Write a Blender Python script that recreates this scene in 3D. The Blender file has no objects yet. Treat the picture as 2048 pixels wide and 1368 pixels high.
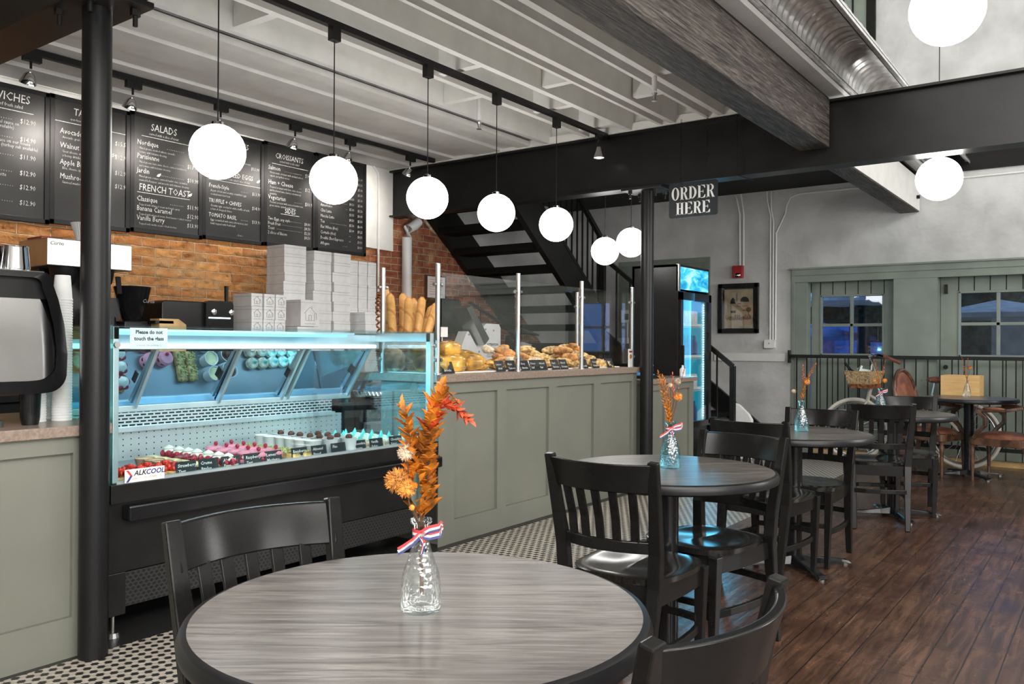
import bpy, math, random
from mathutils import Vector, Matrix
random.seed(7)
SC = bpy.context.scene
COL = SC.collection
PI = math.pi
R_ = math.radians
# ---------------------------------------------------------------- camera
def make_camera():
    yaw, pit, rol = R_(36.1745), R_(0.1678), R_(0.3195)
    f = Vector((-math.sin(yaw), math.cos(yaw), 0)); r = Vector((math.cos(yaw), math.sin(yaw), 0)); u = Vector((0, 0, 1))
    f2 = f*math.cos(pit) + u*math.sin(pit); u2 = u*math.cos(pit) - f*math.sin(pit)
    r3 = r*math.cos(rol) + u2*math.sin(rol); u3 = u2*math.cos(rol) - r*math.sin(rol)
    cd = bpy.data.cameras.new('camera'); cd.sensor_width = 36; cd.lens = 36*1667/2048; cd.clip_start = .02; cd.clip_end = 200
    o = bpy.data.objects.new('camera', cd); COL.objects.link(o)
    m = Matrix((r3, u3, -f2)).transposed().to_4x4(); m.translation = (0, 0, 1.25); o.matrix_world = m
    SC.camera = o
make_camera()
# ---------------------------------------------------------------- world, exposure
w = bpy.data.worlds.new('world'); SC.world = w; w.use_nodes = True
w.node_tree.nodes['Background'].inputs[0].default_value = (.22, .42, .95, 1)
w.node_tree.nodes['Background'].inputs[1].default_value = 1.1
vs = SC.view_settings; SC.display_settings.display_device = 'sRGB'
vs.view_transform = 'Standard'; vs.look = 'None'; vs.gamma = 1; vs.use_curve_mapping = False
vs.exposure = 0.52
# ---------------------------------------------------------------- lamps: daylight through windows, track spots, case and cooler light, added fills
def lamp(kind, name, loc, energy, col=(1, 1, 1), aim=None, **k):
    l = bpy.data.lights.new(name, kind); l.energy = energy; l.color = col
    for a, v in k.items(): setattr(l, a, v)
    o = bpy.data.objects.new(name, l); COL.objects.link(o); o.location = loc
    if aim: o.rotation_euler = (Vector(aim) - Vector(loc)).to_track_quat('-Z', 'Y').to_euler()
    return o
DAY = (1.0, .98, .95)
for y in (-1.3, 1.1):
    lamp('AREA', 'daylight_fill_right', (3.62, y, 1.75), 75, DAY, (0, y, 1.75), shape='RECTANGLE', size=2.1, size_y=1.7)
for y, en in ((-1.2, 130), (1.2, 110), (3.6, 60), (6.0, 26), (8.4, 20)):
    lamp('AREA', 'upper_fill_light', (3.62, y, 4.4), en, DAY, (0, y, 4.4), shape='RECTANGLE', size=2.1, size_y=1.4)  # unseen upper row, added to brighten the ceiling and back wall
lamp('AREA', 'daylight_fill_right', (3.62, 7.6, 2.35), 95, DAY, (0, 7.6, 2.2), shape='RECTANGLE', size=2.1, size_y=1.4)  # added fill for the back wall; no window stands here
for x in (-.4, 2.2):
    lamp('AREA', 'daylight_rear', (x, -2.6, 4.0), 130, DAY, (x, 4, 4.0), shape='RECTANGLE', size=2.0, size_y=1.7)
SPOTS = [(-5.55, 2.44), (-5.55, 3.11), (-5.55, 3.81), (-5.55, 4.52), (-5.55, 5.13), (-5.55, 5.91)]
for x, y in SPOTS:
    lamp('SPOT', 'track_spot_beam', (x-.06, y-.02, 2.90), 42, (1, .93, .84), (-6.33, y-.02, 2.62), spot_size=R_(100), spot_blend=.9, shadow_soft_size=.03)
lamp('SPOT', 'track_spot_beam', (-3.66, 6.24, 2.83), 30, (1, .96, .9), (-3.8, 6.05, 1.0), spot_size=R_(80), spot_blend=.8, shadow_soft_size=.03)
lamp('AREA', 'case_strip_light', (-3.72, 2.83, 1.225), 3.0, (.70, .90, 1), (-3.72, 2.83, .6), shape='RECTANGLE', size=.06, size_y=1.9)
lamp('AREA', 'case_hood_light', (-3.60, 2.83, 1.285), .35, (.10, .65, 1), (-4.1, 2.83, 1.1), shape='RECTANGLE', size=1.9, size_y=.04)
lamp('SPOT', 'case_end_fill', (-3.80, 3.05, 1.18), 42, (.10, .72, 1), (-3.62, 3.95, .78), spot_size=R_(75), spot_blend=.8, shadow_soft_size=.015)  # added spot, stands in for tube light spilling onto the counter end panel
lamp('AREA', 'cooler_light', (-3.55, 8.13, 1.2), 6, (.10, .62, 1), (-2.6, 7.7, 1.2), shape='RECTANGLE', size=.5, size_y=1.3)

# ---------------------------------------------------------------- node helpers
class NT:
    def __init__(s, name):
        s.m = bpy.data.materials.new(name); s.m.use_nodes = True; s.t = s.m.node_tree; s.n = s.t.nodes; s.l = s.t.links
        s.b = s.n['Principled BSDF']; s.out = s.n['Material Output']; s._c = None
    def new(s, ty, **k):
        n = s.n.new(ty)
        for a, v in k.items(): setattr(n, a, v)
        return n
    def put(s, sock, v):
        if hasattr(v, 'is_output'): s.l.new(v, sock)
        elif isinstance(v, (tuple, list)) and len(v) == 3 and sock.type == 'RGBA': sock.default_value = (*v, 1)
        else: sock.default_value = v
    def co(s):
        if not s._c: s._c = s.new('ShaderNodeTexCoord').outputs['Object']
        return s._c
    def ma(s, op, a, b=0.0, c=None):
        n = s.new('ShaderNodeMath', operation=op); s.put(n.inputs[0], a); s.put(n.inputs[1], b)
        if c is not None: s.put(n.inputs[2], c)
        return n.outputs[0]
    def vm(s, op, a, b=(0, 0, 0)):
        n = s.new('ShaderNodeVectorMath', operation=op); s.put(n.inputs[0], a)
        if op != 'SCALE': s.put(n.inputs[1], b)
        else: s.put(n.inputs['Scale'], b)
        return n.outputs['Value' if op in ('LENGTH', 'DOT_PRODUCT') else 'Vector']
    def mix(s, f, a, b):
        n = s.new('ShaderNodeMix', data_type='RGBA'); s.put(n.inputs[0], f); s.put(n.inputs[6], a); s.put(n.inputs[7], b); return n.outputs[2]
    def mapv(s, scale=(1, 1, 1), rot=(0, 0, 0), loc=(0, 0, 0), v=None):
        n = s.new('ShaderNodeMapping'); s.put(n.inputs[0], v or s.co()); n.inputs[1].default_value = loc; n.inputs[2].default_value = rot; n.inputs[3].default_value = scale
        return n.outputs[0]
    def noise(s, scale=5, detail=4, v=None, rough=.5, dist=0):
        n = s.new('ShaderNodeTexNoise'); s.put(n.inputs['Vector'], v or s.co()); n.inputs['Scale'].default_value = scale
        n.inputs['Detail'].default_value = detail; n.inputs['Roughness'].default_value = rough; n.inputs['Distortion'].default_value = dist
        return n.outputs[0]
    def ramp(s, f, stops):
        n = s.new('ShaderNodeValToRGB'); s.put(n.inputs[0], f); e = n.color_ramp.elements
        while len(e) < len(stops): e.new(.5)
        for el, (p, c) in zip(e, stops): el.position = p; el.color = (*c, 1) if isinstance(c, (tuple, list)) else (c, c, c, 1)
        return n.outputs[0]
    def bump(s, h, strength=.3, dist=.01):
        n = s.new('ShaderNodeBump'); s.put(n.inputs['Height'], h); n.inputs['Strength'].default_value = strength; n.inputs['Distance'].default_value = dist
        s.l.new(n.outputs[0], s.b.inputs['Normal'])
    def set(s, **k):
        for a, v in k.items(): s.put(s.b.inputs[{'col': 'Base Color', 'rough': 'Roughness', 'metal': 'Metallic', 'spec': 'Specular IOR Level', 'emit': 'Emission Color', 'es': 'Emission Strength', 'coat': 'Coat Weight', 'crough': 'Coat Roughness', 'trans': 'Transmission Weight', 'ior': 'IOR'}[a]], v)
        return s
M = {}
def mat(name, col, rough=.5, metal=0, var=.12, vs=6, bump=0, bs=40, bd=.003, **k):
    t = NT(name); f = t.noise(vs, 3)
    c2 = tuple(max(0, x*(1-var*2)) for x in col); c1 = tuple(min(1, x*(1+var)) for x in col)
    t.set(col=t.ramp(f, [(.35, c2), (.65, c1)]), rough=rough, metal=metal, **k)
    if bump: t.bump(t.noise(bs, 4), bump, bd)
    M[name] = t.m; return t.m
def emis(name, col, st):
    t = NT(name); t.set(col=(.0, .0, .0), emit=col, es=st, rough=.4); M[name] = t.m
def glass(name, tint=(1, 1, 1), base=.06, rough=.02, alpha=0.0, refl=.45, bump=0, gcol=(1, 1, 1)):
    t = NT(name); tr = t.new('ShaderNodeBsdfTransparent'); t.put(tr.inputs[0], tint)
    gl = t.new('ShaderNodeBsdfGlossy'); t.put(gl.inputs[0], gcol); gl.inputs['Roughness'].default_value = rough
    lw = t.new('ShaderNodeLayerWeight'); lw.inputs[0].default_value = .35
    f = t.ma('ADD', t.ma('MULTIPLY', t.ma('POWER', lw.outputs['Fresnel'], 2.0), refl), base)
    if bump:
        v = t.new('ShaderNodeTexVoronoi'); t.put(v.inputs['Vector'], t.co()); v.inputs['Scale'].default_value = bump
        b = t.new('ShaderNodeBump'); b.inputs['Strength'].default_value = .55; b.inputs['Distance'].default_value = .004
        t.l.new(v.outputs['Distance'], b.inputs['Height']); t.l.new(b.outputs[0], gl.inputs['Normal']); t.l.new(b.outputs[0], lw.inputs['Normal'])
    mx = t.new('ShaderNodeMixShader'); t.put(mx.inputs[0], f); t.l.new(tr.outputs[0], mx.inputs[1]); t.l.new(gl.outputs[0], mx.inputs[2])
    t.l.new(mx.outputs[0], t.out.inputs[0]); M[name] = t.m
# plain materials
mat('white_paint', (.70, .70, .68), .6, var=.03, bump=.05, bs=25)
mat('joist_white', (.74, .74, .71), .6, var=.03, bump=.05, bs=30)
mat('plaster', (.52, .525, .52), .7, var=.08, vs=2.5, bump=.9, bs=3.5, bd=.03)
mat('black_steel', (.010, .010, .010), .34, spec=.3, bump=.1, bs=60)
mat('black_column', (.008, .008, .009), .38, spec=.3, bump=.12, bs=120)
mat('black_matte', (.007, .007, .007), .6, spec=.2)
mat('black_gloss', (.010, .010, .011), .18, spec=.35)
mat('black_plastic', (.010, .010, .011), .35, spec=.3)
mat('sage', (.168, .172, .142), .5, var=.03, vs=3)
mat('sage_door', (.20, .235, .20), .45, var=.06, vs=4)
mat('counter_stone', (.27, .205, .165), .28, var=.12, vs=80)
mat('steel', (.46, .46, .45), .34, 1, var=.04, vs=8)
mat('chrome', (.75, .75, .76), .07, 1, var=.02)
mat('galv', (.80, .80, .79), .32, .6, var=.12, vs=15)
mat('alu', (.62, .68, .70), .35, .8, var=.05)
mat('white_plastic', (.76, .76, .75), .4, var=.03)
mat('paper', (.76, .76, .75), .65, var=.04, vs=10)
mat('card_white', (.74, .74, .74), .6, var=.05, vs=8)
mat('chalk', (.62, .62, .60), .9, var=.15, vs=60)
mat('ink', (.02, .02, .02), .6); mat('ink_grey', (.30, .30, .30), .6)
mat('navy', (.02, .03, .22), .5); mat('signred', (.6, .03, .02), .5)
mat('slate', (.016, .020, .023), .5, spec=.3); mat('board_black', (.012, .012, .012), .38, var=.3, vs=3)
mat('red_alarm', (.36, .012, .012), .35)
mat('basket', (.30, .10, .035), .55, var=.4, vs=40)
mat('deck_steel', (.25, .28, .30), .4, .8, var=.05)
mat('leather', (.20, .075, .045), .35, var=.2, vs=12)
mat('walnut', (.10, .045, .022), .35, var=.3, vs=14)
mat('pine', (.62, .40, .17), .5, var=.15, vs=6)
mat('wicker', (.48, .32, .16), .6, var=.3, vs=60, bump=.6, bs=80)
mat('cream_paint', (.56, .52, .45), .3)
mat('crust', (.66, .30, .08), .5, var=.35, vs=18, bump=.4, bs=30)
mat('crust_dark', (.28, .10, .025), .5, var=.4, vs=25, bump=.5, bs=40)
mat('baguette', (.76, .42, .13), .5, var=.25, vs=9, bump=.3, bs=30)
mat('brioche', (.80, .38, .05), .18, var=.4, vs=9, bump=.15, bs=12)
mat('pastry', (.78, .48, .18), .55, var=.35, vs=30, bump=.5, bs=50)
mat('sugar', (.82, .68, .50), .7, var=.2, vs=40, bump=.3, bs=60)
mat('flourbread', (.70, .56, .38), .7, var=.35, vs=14, bump=.3, bs=30)
mat('cream', (.85, .82, .70), .5, bump=.2, bs=60)
mat('strawberry', (.75, .04, .02), .2, var=.4, vs=60, bump=.3, bs=120)
mat('raspberry', (.55, .015, .06), .3, var=.4, vs=80, bump=.9, bs=160, bd=.004)
mat('pink', (.80, .28, .36), .4, var=.08)
mat('mint', (.10, .55, .50), .4); mat('choc', (.10, .03, .015), .5, bump=.5, bs=90)
mat('pistachio', (.50, .50, .16), .6, var=.4, vs=60, bump=.4, bs=80)
mat('custard', (.80, .66, .34), .35, var=.15, vs=20)
mat('terracotta', (.55, .26, .17), .5)
mat('leaf_orange', (.60, .185, .012), .55, var=.35, vs=25); mat('leaf_red', (.55, .06, .015), .55, var=.3, vs=25)
mat('ball_orange', (.62, .24, .04), .8, var=.3, vs=60); mat('ball_cream', (.48, .36, .25), .8, var=.3, vs=60)
mat('stem_brown', (.09, .045, .02), .7); mat('leaf_green', (.06, .085, .07), .6); mat('petal_red', (.60, .12, .06), .6, var=.3, vs=30)
mat('rib_white', (.72, .68, .66), .6); mat('rib_blue', (.05, .06, .18), .6); mat('rib_red', (.60, .04, .05), .6)
mat('tree_bark', (.05, .035, .03), .8); mat('foliage', (.03, .07, .03), .7, var=.5, vs=8)
mat('mauve', (.40, .32, .50), .7); mat('umb_blue', (.05, .28, .65), .6); mat('umb_cream', (.85, .82, .72), .6); mat('beige', (.45, .37, .25), .7)
mat('glass_cup', (.35, .36, .38), .15)
emis('globe_glow', (1, .975, .94), 11); emis('led_white', (.72, .93, 1), 2.4); emis('led_cyan', (.35, .85, 1), 1.0)
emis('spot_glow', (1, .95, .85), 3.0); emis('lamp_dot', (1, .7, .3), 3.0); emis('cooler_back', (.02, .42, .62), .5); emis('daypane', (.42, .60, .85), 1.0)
glass('clear_glass'); glass('guard_glass', base=.010, refl=.15); glass('green_glass', (.55, .93, .92), .10); glass('case_glass', (.93, .99, 1.0), .02, refl=.25)
glass('door_mirror', (.08, .18, .27), .36, .012, gcol=(.50, .74, .90)); glass('pane_glass', (.8, .85, .9), .03, refl=.3)
glass('vase_clear', (.90, .93, .92), .10, .14, bump=95); glass('vase_blue', (.45, .76, .84), .13, .14, bump=95)
def brickmat():
    t = NT('brick'); sp = t.new('ShaderNodeSeparateXYZ'); t.put(sp.inputs[0], t.co()); cb = t.new('ShaderNodeCombineXYZ')
    wob = t.noise(9, 2); t.put(cb.inputs[0], t.ma('ADD', sp.outputs[1], t.ma('MULTIPLY', wob, .02))); t.put(cb.inputs[1], t.ma('ADD', sp.outputs[2], t.ma('MULTIPLY', t.noise(7, 2), .022)))
    yel = t.ramp(t.ma('ADD', sp.outputs[1], t.ma('MULTIPLY', t.noise(3, 3), .8)), [(0, 1.0), (1, 1.0)])
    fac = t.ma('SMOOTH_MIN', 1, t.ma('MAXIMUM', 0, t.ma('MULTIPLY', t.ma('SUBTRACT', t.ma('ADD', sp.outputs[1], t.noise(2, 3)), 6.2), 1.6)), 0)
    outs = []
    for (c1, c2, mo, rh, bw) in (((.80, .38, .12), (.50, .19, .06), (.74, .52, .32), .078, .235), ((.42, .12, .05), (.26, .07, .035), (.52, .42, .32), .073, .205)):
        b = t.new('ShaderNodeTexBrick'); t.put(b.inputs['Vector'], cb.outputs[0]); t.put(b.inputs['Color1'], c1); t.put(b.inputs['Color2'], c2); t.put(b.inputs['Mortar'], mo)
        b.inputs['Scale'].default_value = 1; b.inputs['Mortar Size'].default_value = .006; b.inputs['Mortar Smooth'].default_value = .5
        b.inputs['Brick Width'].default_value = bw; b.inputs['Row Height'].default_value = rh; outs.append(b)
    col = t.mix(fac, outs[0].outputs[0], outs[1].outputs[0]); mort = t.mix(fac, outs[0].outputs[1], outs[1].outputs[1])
    col = t.mix(t.ramp(t.noise(5, 5, rough=.7), [(.50, 0), (.72, .75)]), col, (.60, .42, .22))
    col = t.mix(t.ramp(t.noise(13, 5, rough=.7), [(.60, 0), (.72, .8)]), col, (.16, .06, .03))
    t.set(col=col, rough=.8)
    vo = t.new('ShaderNodeTexVoronoi', feature='SMOOTH_F1'); t.put(vo.inputs['Vector'], t.mapv((1, 1, 1.6))); vo.inputs['Scale'].default_value = 11; h = t.ma('ADD', t.ma('ADD', t.ma('MULTIPLY', t.noise(14, 6, rough=.65, dist=.6), .8), t.ma('MULTIPLY', vo.outputs['Distance'], 1.1)), t.ma('MULTIPLY', mort, -.6)); t.bump(h, 1.0, .055); M['brick'] = t.m
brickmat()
def hexmat():
    t = NT('hex_tile'); p = .0275; sp = t.new('ShaderNodeSeparateXYZ'); t.put(sp.inputs[0], t.co()); cb = t.new('ShaderNodeCombineXYZ')
    t.put(cb.inputs[0], t.ma('ADD', t.ma('DIVIDE', sp.outputs[1], p), 3000.0)); t.put(cb.inputs[1], t.ma('ADD', t.ma('DIVIDE', sp.outputs[0], p), 3000*math.sqrt(3)))
    uv = cb.outputs[0]; s = (1, math.sqrt(3), 1); h = (.5, math.sqrt(3)/2, 0)
    a = t.vm('SUBTRACT', t.vm('MODULO', uv, s), h); b = t.vm('SUBTRACT', t.vm('MODULO', t.vm('SUBTRACT', uv, h), s), h)
    sel = t.ma('LESS_THAN', t.vm('LENGTH', a), t.vm('LENGTH', b))
    gv = t.vm('ADD', t.vm('SCALE', a, sel), t.vm('SCALE', b, t.ma('SUBTRACT', 1, sel)))
    ab = t.vm('ABSOLUTE', gv); s2 = t.new('ShaderNodeSeparateXYZ'); t.put(s2.inputs[0], ab)
    d = t.ma('MAXIMUM', t.vm('DOT_PRODUCT', ab, (.5, .8660254, 0)), s2.outputs[0]); grout = t.ma('GREATER_THAN', d, .468)
    idv = t.vm('SUBTRACT', t.vm('SUBTRACT', uv, gv), h); s3 = t.new('ShaderNodeSeparateXYZ'); t.put(s3.inputs[0], idv)
    r = t.ma('ROUND', t.ma('DIVIDE', s3.outputs[1], .8660254)); q = t.ma('ROUND', t.ma('SUBTRACT', s3.outputs[0], t.ma('MULTIPLY', r, .5)))
    k = t.ma('MODULO', t.ma('ADD', t.ma('SUBTRACT', q, r), 30000), 3.0); blk = t.ma('LESS_THAN', t.ma('ABSOLUTE', t.ma('SUBTRACT', k, t.ma('MULTIPLY', 0, 1))), .5)
    blk2 = t.ma('GREATER_THAN', k, 2.5); blk = t.ma('MAXIMUM', blk, blk2)
    blk = t.ma('MAXIMUM', blk, t.ma('LESS_THAN', sp.outputs[0], -3.325))
    white = t.ramp(t.noise(20, 3), [(.3, (.40, .35, .29)), (.7, (.52, .47, .40))])
    col = t.mix(grout, t.mix(blk, white, (.016, .017, .018)), (.05, .038, .03)); t.set(col=col, rough=.38); t.bump(t.ma('SUBTRACT', 1, grout), .25, .001); M['hex_tile'] = t.m
hexmat()
def floormat():
    t = NT('floor_wood'); sp = t.new('ShaderNodeSeparateXYZ'); t.put(sp.inputs[0], t.co()); cb = t.new('ShaderNodeCombineXYZ')
    t.put(cb.inputs[0], sp.outputs[1]); t.put(cb.inputs[1], t.ma('ADD', sp.outputs[0], 20.0))
    b = t.new('ShaderNodeTexBrick'); t.put(b.inputs['Vector'], cb.outputs[0]); t.put(b.inputs['Color1'], (.0, .0, .0)); t.put(b.inputs['Color2'], (1, 1, 1)); t.put(b.inputs['Mortar'], (.5, .5, .5))
    for kk, vv in (('Scale', 1), ('Mortar Size', .0028), ('Mortar Smooth', .1), ('Brick Width', 2.3), ('Row Height', .125)): b.inputs[kk].default_value = vv
    g = t.noise(5, 8, t.mapv((6, .55, 1)), .65, .8); blo = t.noise(2.2, 5, rough=.7)
    col = t.ramp(t.ma('ADD', t.ma('MULTIPLY', g, .75), t.ma('MULTIPLY', blo, .35)), [(.38, (.020, .010, .007)), (.54, (.062, .030, .018)), (.72, (.145, .072, .041))])
    col = t.mix(t.ma('MULTIPLY', b.outputs[0], .35), col, t.mix(.5, col, (.05, .018, .01)))
    col = t.mix(t.ramp(t.noise(60, 3, t.mapv((1, .15, 1))), [(.70, 0), (.76, .5)]), col, (.28, .17, .10))
    col = t.mix(b.outputs[1], col, (.012, .007, .005)); t.set(col=col, rough=t.ramp(blo, [(.3, .17), (.7, .34)]), spec=.6)
    t.bump(t.ma('ADD', t.ma('MULTIPLY', g, .5), t.ma('ADD', t.ma('MULTIPLY', b.outputs[1], -1.0), t.ma('MULTIPLY', blo, 1.2))), .5, .007); M['floor_wood'] = t.m
floormat()
def grainmat(name, stops, sc, rough, bump, bd=.004, rot=0, coat=0, spec=.5):
    t = NT(name); g = t.noise(1, 7, t.mapv(sc, (0, 0, rot)), .62, 1.2); g2 = t.noise(.35, 3, t.mapv(sc, (0, 0, rot)))
    f = t.ma('ADD', t.ma('MULTIPLY', g, .7), t.ma('MULTIPLY', g2, .3)); t.set(col=t.ramp(f, stops), rough=rough, coat=coat, spec=spec); t.bump(g, bump, bd); M[name] = t.m
grainmat('beam_wood', [(.40, (.010, .008, .007)), (.5, (.055, .045, .038)), (.60, (.125, .105, .09))], (80, 4.5, 80), .6, 1.0, .012)
grainmat('table_wood', [(.38, (.040, .034, .029)), (.5, (.098, .087, .077)), (.60, (.165, .150, .136))], (4.5, 80, 20), .30, .40, .0012, R_(0))
grainmat('chair_wood', [(.3, (.006, .006, .006)), (.7, (.011, .0105, .010))], (60, 6, 60), .22, .05, .0006, spec=.22)
grainmat('seat_wood', [(.3, (.007, .0065, .006)), (.7, (.018, .017, .015))], (90, 6, 20), .17, .15, .0006, spec=.40)
grainmat('pine_box', [(.3, (.50, .28, .10)), (.7, (.72, .48, .20))], (3, 40, 40), .5, .1)
def patmat(name, light, dark, bw, rh, ms, plane, rough=.4, metal=.6):
    t = NT(name); sp = t.new('ShaderNodeSeparateXYZ'); t.put(sp.inputs[0], t.co()); cb = t.new('ShaderNodeCombineXYZ')
    t.put(cb.inputs[0], sp.outputs[plane[0]]); t.put(cb.inputs[1], sp.outputs[plane[1]])
    b = t.new('ShaderNodeTexBrick'); t.put(b.inputs['Vector'], cb.outputs[0]); t.put(b.inputs['Color1'], dark); t.put(b.inputs['Color2'], dark); t.put(b.inputs['Mortar'], light)
    for kk, vv in (('Scale', 1), ('Mortar Size', ms), ('Mortar Smooth', 0), ('Brick Width', bw), ('Row Height', rh)): b.inputs[kk].default_value = vv
    t.set(col=b.outputs[0], rough=rough, metal=metal); M[name] = t.m
patmat('slot_grille', (.55, .60, .62), (.01, .01, .01), .04, .017, .0045, (1, 2))
def bagmat():
    t = NT('baguette'); sp = t.new('ShaderNodeSeparateXYZ'); t.put(sp.inputs[0], t.co())
    f = t.ma('FRACT', t.ma('ADD', t.ma('MULTIPLY', sp.outputs[2], 7.5), t.ma('MULTIPLY', sp.outputs[1], 9.0))); n = t.noise(14, 4)
    col = t.ramp(n, [(.3, (.50, .24, .055)), (.7, (.80, .48, .17))]); col = t.mix(t.ma('MULTIPLY', t.ma('LESS_THAN', f, .16), .7), col, (.36, .13, .03)); t.set(col=col, rough=.5); t.bump(f, .3, .01); M['baguette'] = t.m
bagmat()
def dotmat(name, base, dark, px, pz, rad, stag=0, metal=.5, rough=.35, plane=(1, 2)):
    t = NT(name); sp = t.new('ShaderNodeSeparateXYZ'); t.put(sp.inputs[0], t.co())
    v = t.ma('DIVIDE', t.ma('ADD', sp.outputs[plane[1]], 10), pz); row = t.ma('FLOOR', v)
    u = t.ma('ADD', t.ma('DIVIDE', t.ma('ADD', sp.outputs[plane[0]], 10), px), t.ma('MULTIPLY', t.ma('MODULO', row, 2), stag))
    du = t.ma('MULTIPLY', t.ma('SUBTRACT', t.ma('FRACT', u), .5), px); dv = t.ma('MULTIPLY', t.ma('SUBTRACT', t.ma('FRACT', v), .5), pz)
    if stag: d = t.ma('ADD', t.ma('ABSOLUTE', du), t.ma('MULTIPLY', t.ma('ABSOLUTE', dv), 1.3))
    else: d = t.ma('SQRT', t.ma('ADD', t.ma('MULTIPLY', du, du), t.ma('MULTIPLY', dv, dv)))
    t.set(col=t.mix(t.ma('LESS_THAN', d, rad), base, dark), metal=metal, rough=rough); M[name] = t.m
dotmat('perf_steel', (.52, .55, .55), (.02, .02, .02), .042, .030, .0035)
dotmat('kick_mesh', (.022, .022, .022), (.003, .003, .003), .024, .016, .0105, .5, 0, .4)
def coolermat():
    t = NT('cooler_header'); n = t.noise(3.5, 5, t.mapv((1, 1, 2.6)), .6, 1.2)
    t.set(col=(0, 0, 0), emit=t.ramp(n, [(.35, (.0, .16, .42)), (.52, (.04, .52, .75)), (.70, (.60, .95, 1))]), es=1.0); M['cooler_header'] = t.m
coolermat()
# ---------------------------------------------------------------- mesh helpers
class G:
    def __init__(s): s.v = []; s.f = []; s.m = []; s.mi = 0
    def add(s, vs, fs):
        o = len(s.v); s.v += [tuple(v) for v in vs]; s.f += [tuple(i+o for i in f) for f in fs]; s.m += [s.mi]*len(fs); return s
    def bx(s, x0, x1, y0, y1, z0, z1):
        return s.add([(x0, y0, z0), (x1, y0, z0), (x1, y1, z0), (x0, y1, z0), (x0, y0, z1), (x1, y0, z1), (x1, y1, z1), (x0, y1, z1)],
                     [(0, 3, 2, 1), (4, 5, 6, 7), (0, 1, 5, 4), (1, 2, 6, 5), (2, 3, 7, 6), (3, 0, 4, 7)])
    def bar(s, p, q, w, h, up=(0, 0, 1), w2=None, h2=None):
        p, q = Vector(p), Vector(q); d = (q-p).normalized(); u = Vector(up)
        if abs(d.dot(u)) > .98: u = Vector((0, 1, 0))
        a = d.cross(u).normalized(); b = a.cross(d)
        V = []
        for c, ww, hh in ((p, w, h), (q, w2 or w, h2 or h)):
            for sx, sy in ((-1, -1), (1, -1), (1, 1), (-1, 1)): V.append(c + a*sx*ww/2 + b*sy*hh/2)
        return s.add(V, [(3, 2, 1, 0), (4, 5, 6, 7), (0, 1, 5, 4), (1, 2, 6, 5), (2, 3, 7, 6), (3, 0, 4, 7)])
    def sweep(s, pts, prof, up=(0, 0, 1), closed=False, scale=None):
        pts = [Vector(p) for p in pts]; n = len(pts); k = len(prof); V = []
        for i, p in enumerate(pts):
            a = pts[(i-1) % n] if (closed or i > 0) else p; b = pts[(i+1) % n] if (closed or i < n-1) else p
            d = (b-a).normalized(); u = Vector(up)
            if abs(d.dot(u)) > .97: u = Vector((0, 1, 0.01)) if abs(d.y) < .9 else Vector((1, 0, 0))
            x = d.cross(u).normalized(); y = x.cross(d); sc = scale[i] if scale else 1
            V += [p + x*c[0]*sc + y*c[1]*sc for c in prof]
        F = []
        for i in range(n if closed else n-1):
            j = (i+1) % n
            for c in range(k):
                e = (c+1) % k; F.append((i*k+c, i*k+e, j*k+e, j*k+c))
        if not closed: F += [tuple(range(k))[::-1], tuple((n-1)*k+c for c in range(k))]
        return s.add(V, F)
    def tube(s, pts, r, n=8, closed=False, scale=None):
        return s.sweep(pts, [(r*math.cos(2*PI*i/n), r*math.sin(2*PI*i/n)) for i in range(n)], closed=closed, scale=scale)
    def strip(s, pts, w, h, up=(0, 0, 1), closed=False): return s.sweep(pts, [(-w/2, -h/2), (w/2, -h/2), (w/2, h/2), (-w/2, h/2)], up, closed)
    def lathe(s, prof, c=(0, 0, 0), n=32, axis='z', cap=True):
        V = []; c = Vector(c)
        for r, z in prof:
            for i in range(n):
                a = 2*PI*i/n; x, y = r*math.cos(a), r*math.sin(a)
                V.append(c + Vector((x, y, z) if axis == 'z' else ((z, x, y) if axis == 'x' else (y, z, x))))
        F = []
        for j in range(len(prof)-1):
            for i in range(n):
                e = (i+1) % n; F.append((j*n+i, j*n+e, (j+1)*n+e, (j+1)*n+i))
        if cap: F += [tuple(range(n))[::-1], tuple((len(prof)-1)*n+i for i in range(n))]
        return s.add(V, F)
    def prism(s, poly, a0, a1, axis='z'):
        k = len(poly); f = {'z': lambda p, a: (p[0], p[1], a), 'x': lambda p, a: (a, p[0], p[1]), 'y': lambda p, a: (p[0], a, p[1])}[axis]
        return s.add([f(p, a0) for p in poly]+[f(p, a1) for p in poly], [tuple(range(k))[::-1], tuple(range(k, 2*k))]+[(i, (i+1) % k, k+(i+1) % k, k+i) for i in range(k)])
    def ball(s, c, rx, ry=None, rz=None, n=12, m=8, fn=None):
        ry = ry or rx; rz = rz or rx; V = [(c[0], c[1], c[2]-rz)]
        for j in range(1, m):
            t = PI*j/m
            for i in range(n):
                a = 2*PI*i/n; d = Vector((math.sin(t)*math.cos(a), math.sin(t)*math.sin(a), -math.cos(t))); q = fn(d) if fn else 1
                V.append((c[0]+d.x*rx*q, c[1]+d.y*ry*q, c[2]+d.z*rz*q))
        V.append((c[0], c[1], c[2]+rz)); F = [(0, 1+(i+1) % n, 1+i) for i in range(n)]
        for j in range(m-2):
            for i in range(n): e = (i+1) % n; F.append((1+j*n+i, 1+j*n+e, 1+(j+1)*n+e, 1+(j+1)*n+i))
        L = len(V)-1; b = 1+(m-2)*n; F += [(b+i, b+(i+1) % n, L) for i in range(n)]
        return s.add(V, F)
    def quad(s, a, b, c, d): return s.add([a, b, c, d], [(0, 1, 2, 3)])
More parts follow.
